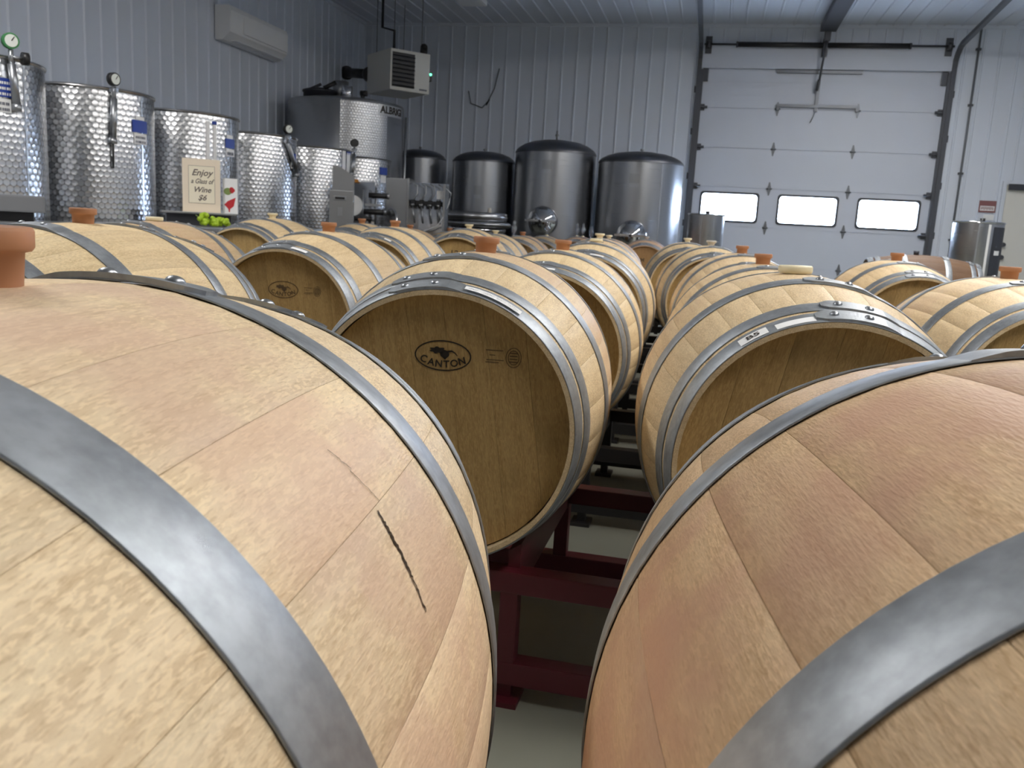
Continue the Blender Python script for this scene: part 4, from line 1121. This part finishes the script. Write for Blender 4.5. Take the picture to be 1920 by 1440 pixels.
# labelling machine
lm = thing('labelling_machine', 'bottle labelling machine with black rollers and a round disc', 'machine', (-3.86, 9.28, 0), R(20))
MB().box(-.32, .32, -.18, .22, .80, .86).obj('bed', 'steel_panel', lm)
for px in (-.29, .29):
    for py in (-.15, .19): MB().box(px - .02, px + .02, py - .02, py + .02, 0, .80).obj('leg', 'steel_panel', lm)
MB().box(-.31, .10, .14, .17, .86, 1.45).obj('back_plate', 'steel_mirror', lm)
MB().cyl((-.14, -.02, 1.18), (-.14, .02, 1.18), .115, 24).obj('label_reel', 'paper_white', lm)
for (x0, z0, l, r) in ((.14, 1.30, .20, .030), (.10, 1.12, .22, .032), (-.05, 1.04, .26, .024), (.0, .95, .30, .030)):
    MB().cyl((x0 - l / 2, -.06, z0), (x0 + l / 2, -.06, z0), r, 14).obj('roller', 'black_plastic', lm)
    MB().cyl((x0 + l / 2, -.06, z0), (x0 + l / 2 + .03, -.06, z0), r * 1.1, 14).obj('roller_cap', 'zinc', lm)
MB().cyl((.29, -.14, 1.0), (.315, -.13, 1.0), .17, 32).obj('guide_disc', 'steel_rim', lm)
MB().cyl((-.20, -.10, 1.30), (-.20, -.13, 1.30), .026, 14).obj('warning_disc', 'amber', lm)
MB().box(-.20, -.08, -.04, .04, 1.435, 1.465).obj('tool_tray', 'amber', lm)
for x in (-.02, .05, .12): MB().cyl((x, 0, .9), (x, 0, 1.36), .012, 8).obj('guide_post', 'zinc', lm)
MB().box(.0, .18, -.05, -.03, 1.18, 1.21, Matrix.Rotation(.0, 4, 'Y')).obj('arm', 'zinc', lm)
# bottle filler
bf = thing('bottle_filler', 'steel bottle filler with hanging spouts and clear hoses', 'machine', (-3.62, 10.35, 0), R(12))
MB().bbox(-.36, -.10, -.18, .35, 0, 1.54, .008).obj('side_cabinet', 'steel_panel', bf)
MB().box(-.10, .36, .30, .34, .60, 1.52).obj('back_panel', 'steel_mirror', bf)
MB().box(-.10, -.075, -.20, .34, .40, 1.545).obj('side_wall', 'steel_rim', bf)
MB().box(.335, .36, -.16, .30, .40, 1.50).obj('side_wall', 'steel_panel', bf)
MB().box(-.08, .34, -.05, .30, .38, .42).obj('drip_tray', 'steel_panel', bf)
for px in (-.06, .33):
    for py in (-.02, .28): MB().box(px - .015, px + .015, py - .015, py + .015, 0, .38).obj('leg', 'steel_panel', bf)
MB().box(-.075, .335, -.06, .02, 1.24, 1.29).obj('spout_bar', 'black_plastic', bf)
for i in range(4):
    x = -.04 + i * .105
    MB().box(x - .025, x + .025, -.10, -.02, 1.20, 1.30).obj('spout_block', 'black_plastic', bf)
    MB().cyl((x, -.10, 1.235), (x + .03, -.12, 1.02), .011, 10).cyl((x - .005, -.10, 1.25), (x, -.10, 1.225), .026, 10).obj('spout', 'zinc', bf)
    MB().tube([(x, -.03, 1.30), (x + .05, -.06, 1.38), (x + .04, -.02, 1.47), (x - .02, .05, 1.50)], .008, 6).obj('hose', 'tube_clear', bf)
MB().tube([(.30, -.12, 1.20), (.34, -.16, 1.10), (.28, -.18, 1.0), (.12, -.2, .93), (.0, -.2, .90)], .009, 6).obj('drain_hose', 'tube_clear', bf)
MB().tube([(.36, -.05, 1.45), (.42, -.05, 1.40), (.40, -.05, 1.28), (.37, -.05, 1.2)], .009, 6).obj('supply_hose', 'tube_clear', bf)
MB().box(.25, .33, -.10, -.09, 1.32, 1.42).obj('paper_note', 'paper_white', bf)
# stacked lids on a dark drum
dr = thing('lid_drum', 'dark drum under the stacked tank lids', 'drum', (-3.12, 11.35, 0))
MB().lathe([(.36, 0), (.375, .02), (.375, .40), (.385, .41), (.375, .42), (.375, .80), (.385, .81), (.385, .83), (.02, .83)], 40).obj('body', 'steel_panel', dr)
lids = [(.40, .83, .10, 'steel_panel', 'lowest dark tank lid in the stack'), (.385, .932, .075, 'steel_mirror', 'shiny rounded tank lid second from the bottom of the stack'), (.425, 1.009, .07, 'steel_brushed', 'wide tank lid under the top lid of the stack'), (.40, 1.081, .12, 'steel_brushed', 'topmost tank lid in the stack with a valve')]
for i, (r_, z, h, m_, l) in enumerate(lids):
    t = thing('tank_lid', l, 'lid', (-3.12 + (.03 if i == 2 else 0), 11.35, z), 0, 'stacked tank lids')
    MB().lathe([(r_ - .03, 0), (r_, .012), (r_ + .004, h * .5), (r_, h - .012), (r_ - .03, h), (.01, h)], 56).obj('plate', m_, t)
    if i == 3: MB().cyl((.22, -.2, h), (.22, -.2, h + .06), .03, 12, .02).obj('valve', 'silicone_grey', t)
    MB().lathe([(r_ + .0035 + .006 * math.cos(2 * PI * k / 8), h * .5 + .006 * math.sin(2 * PI * k / 8)) for k in range(9)], 56, caps=False).obj('rolled_edge', 'steel_rim', t)
bpy.context.view_layer.update()
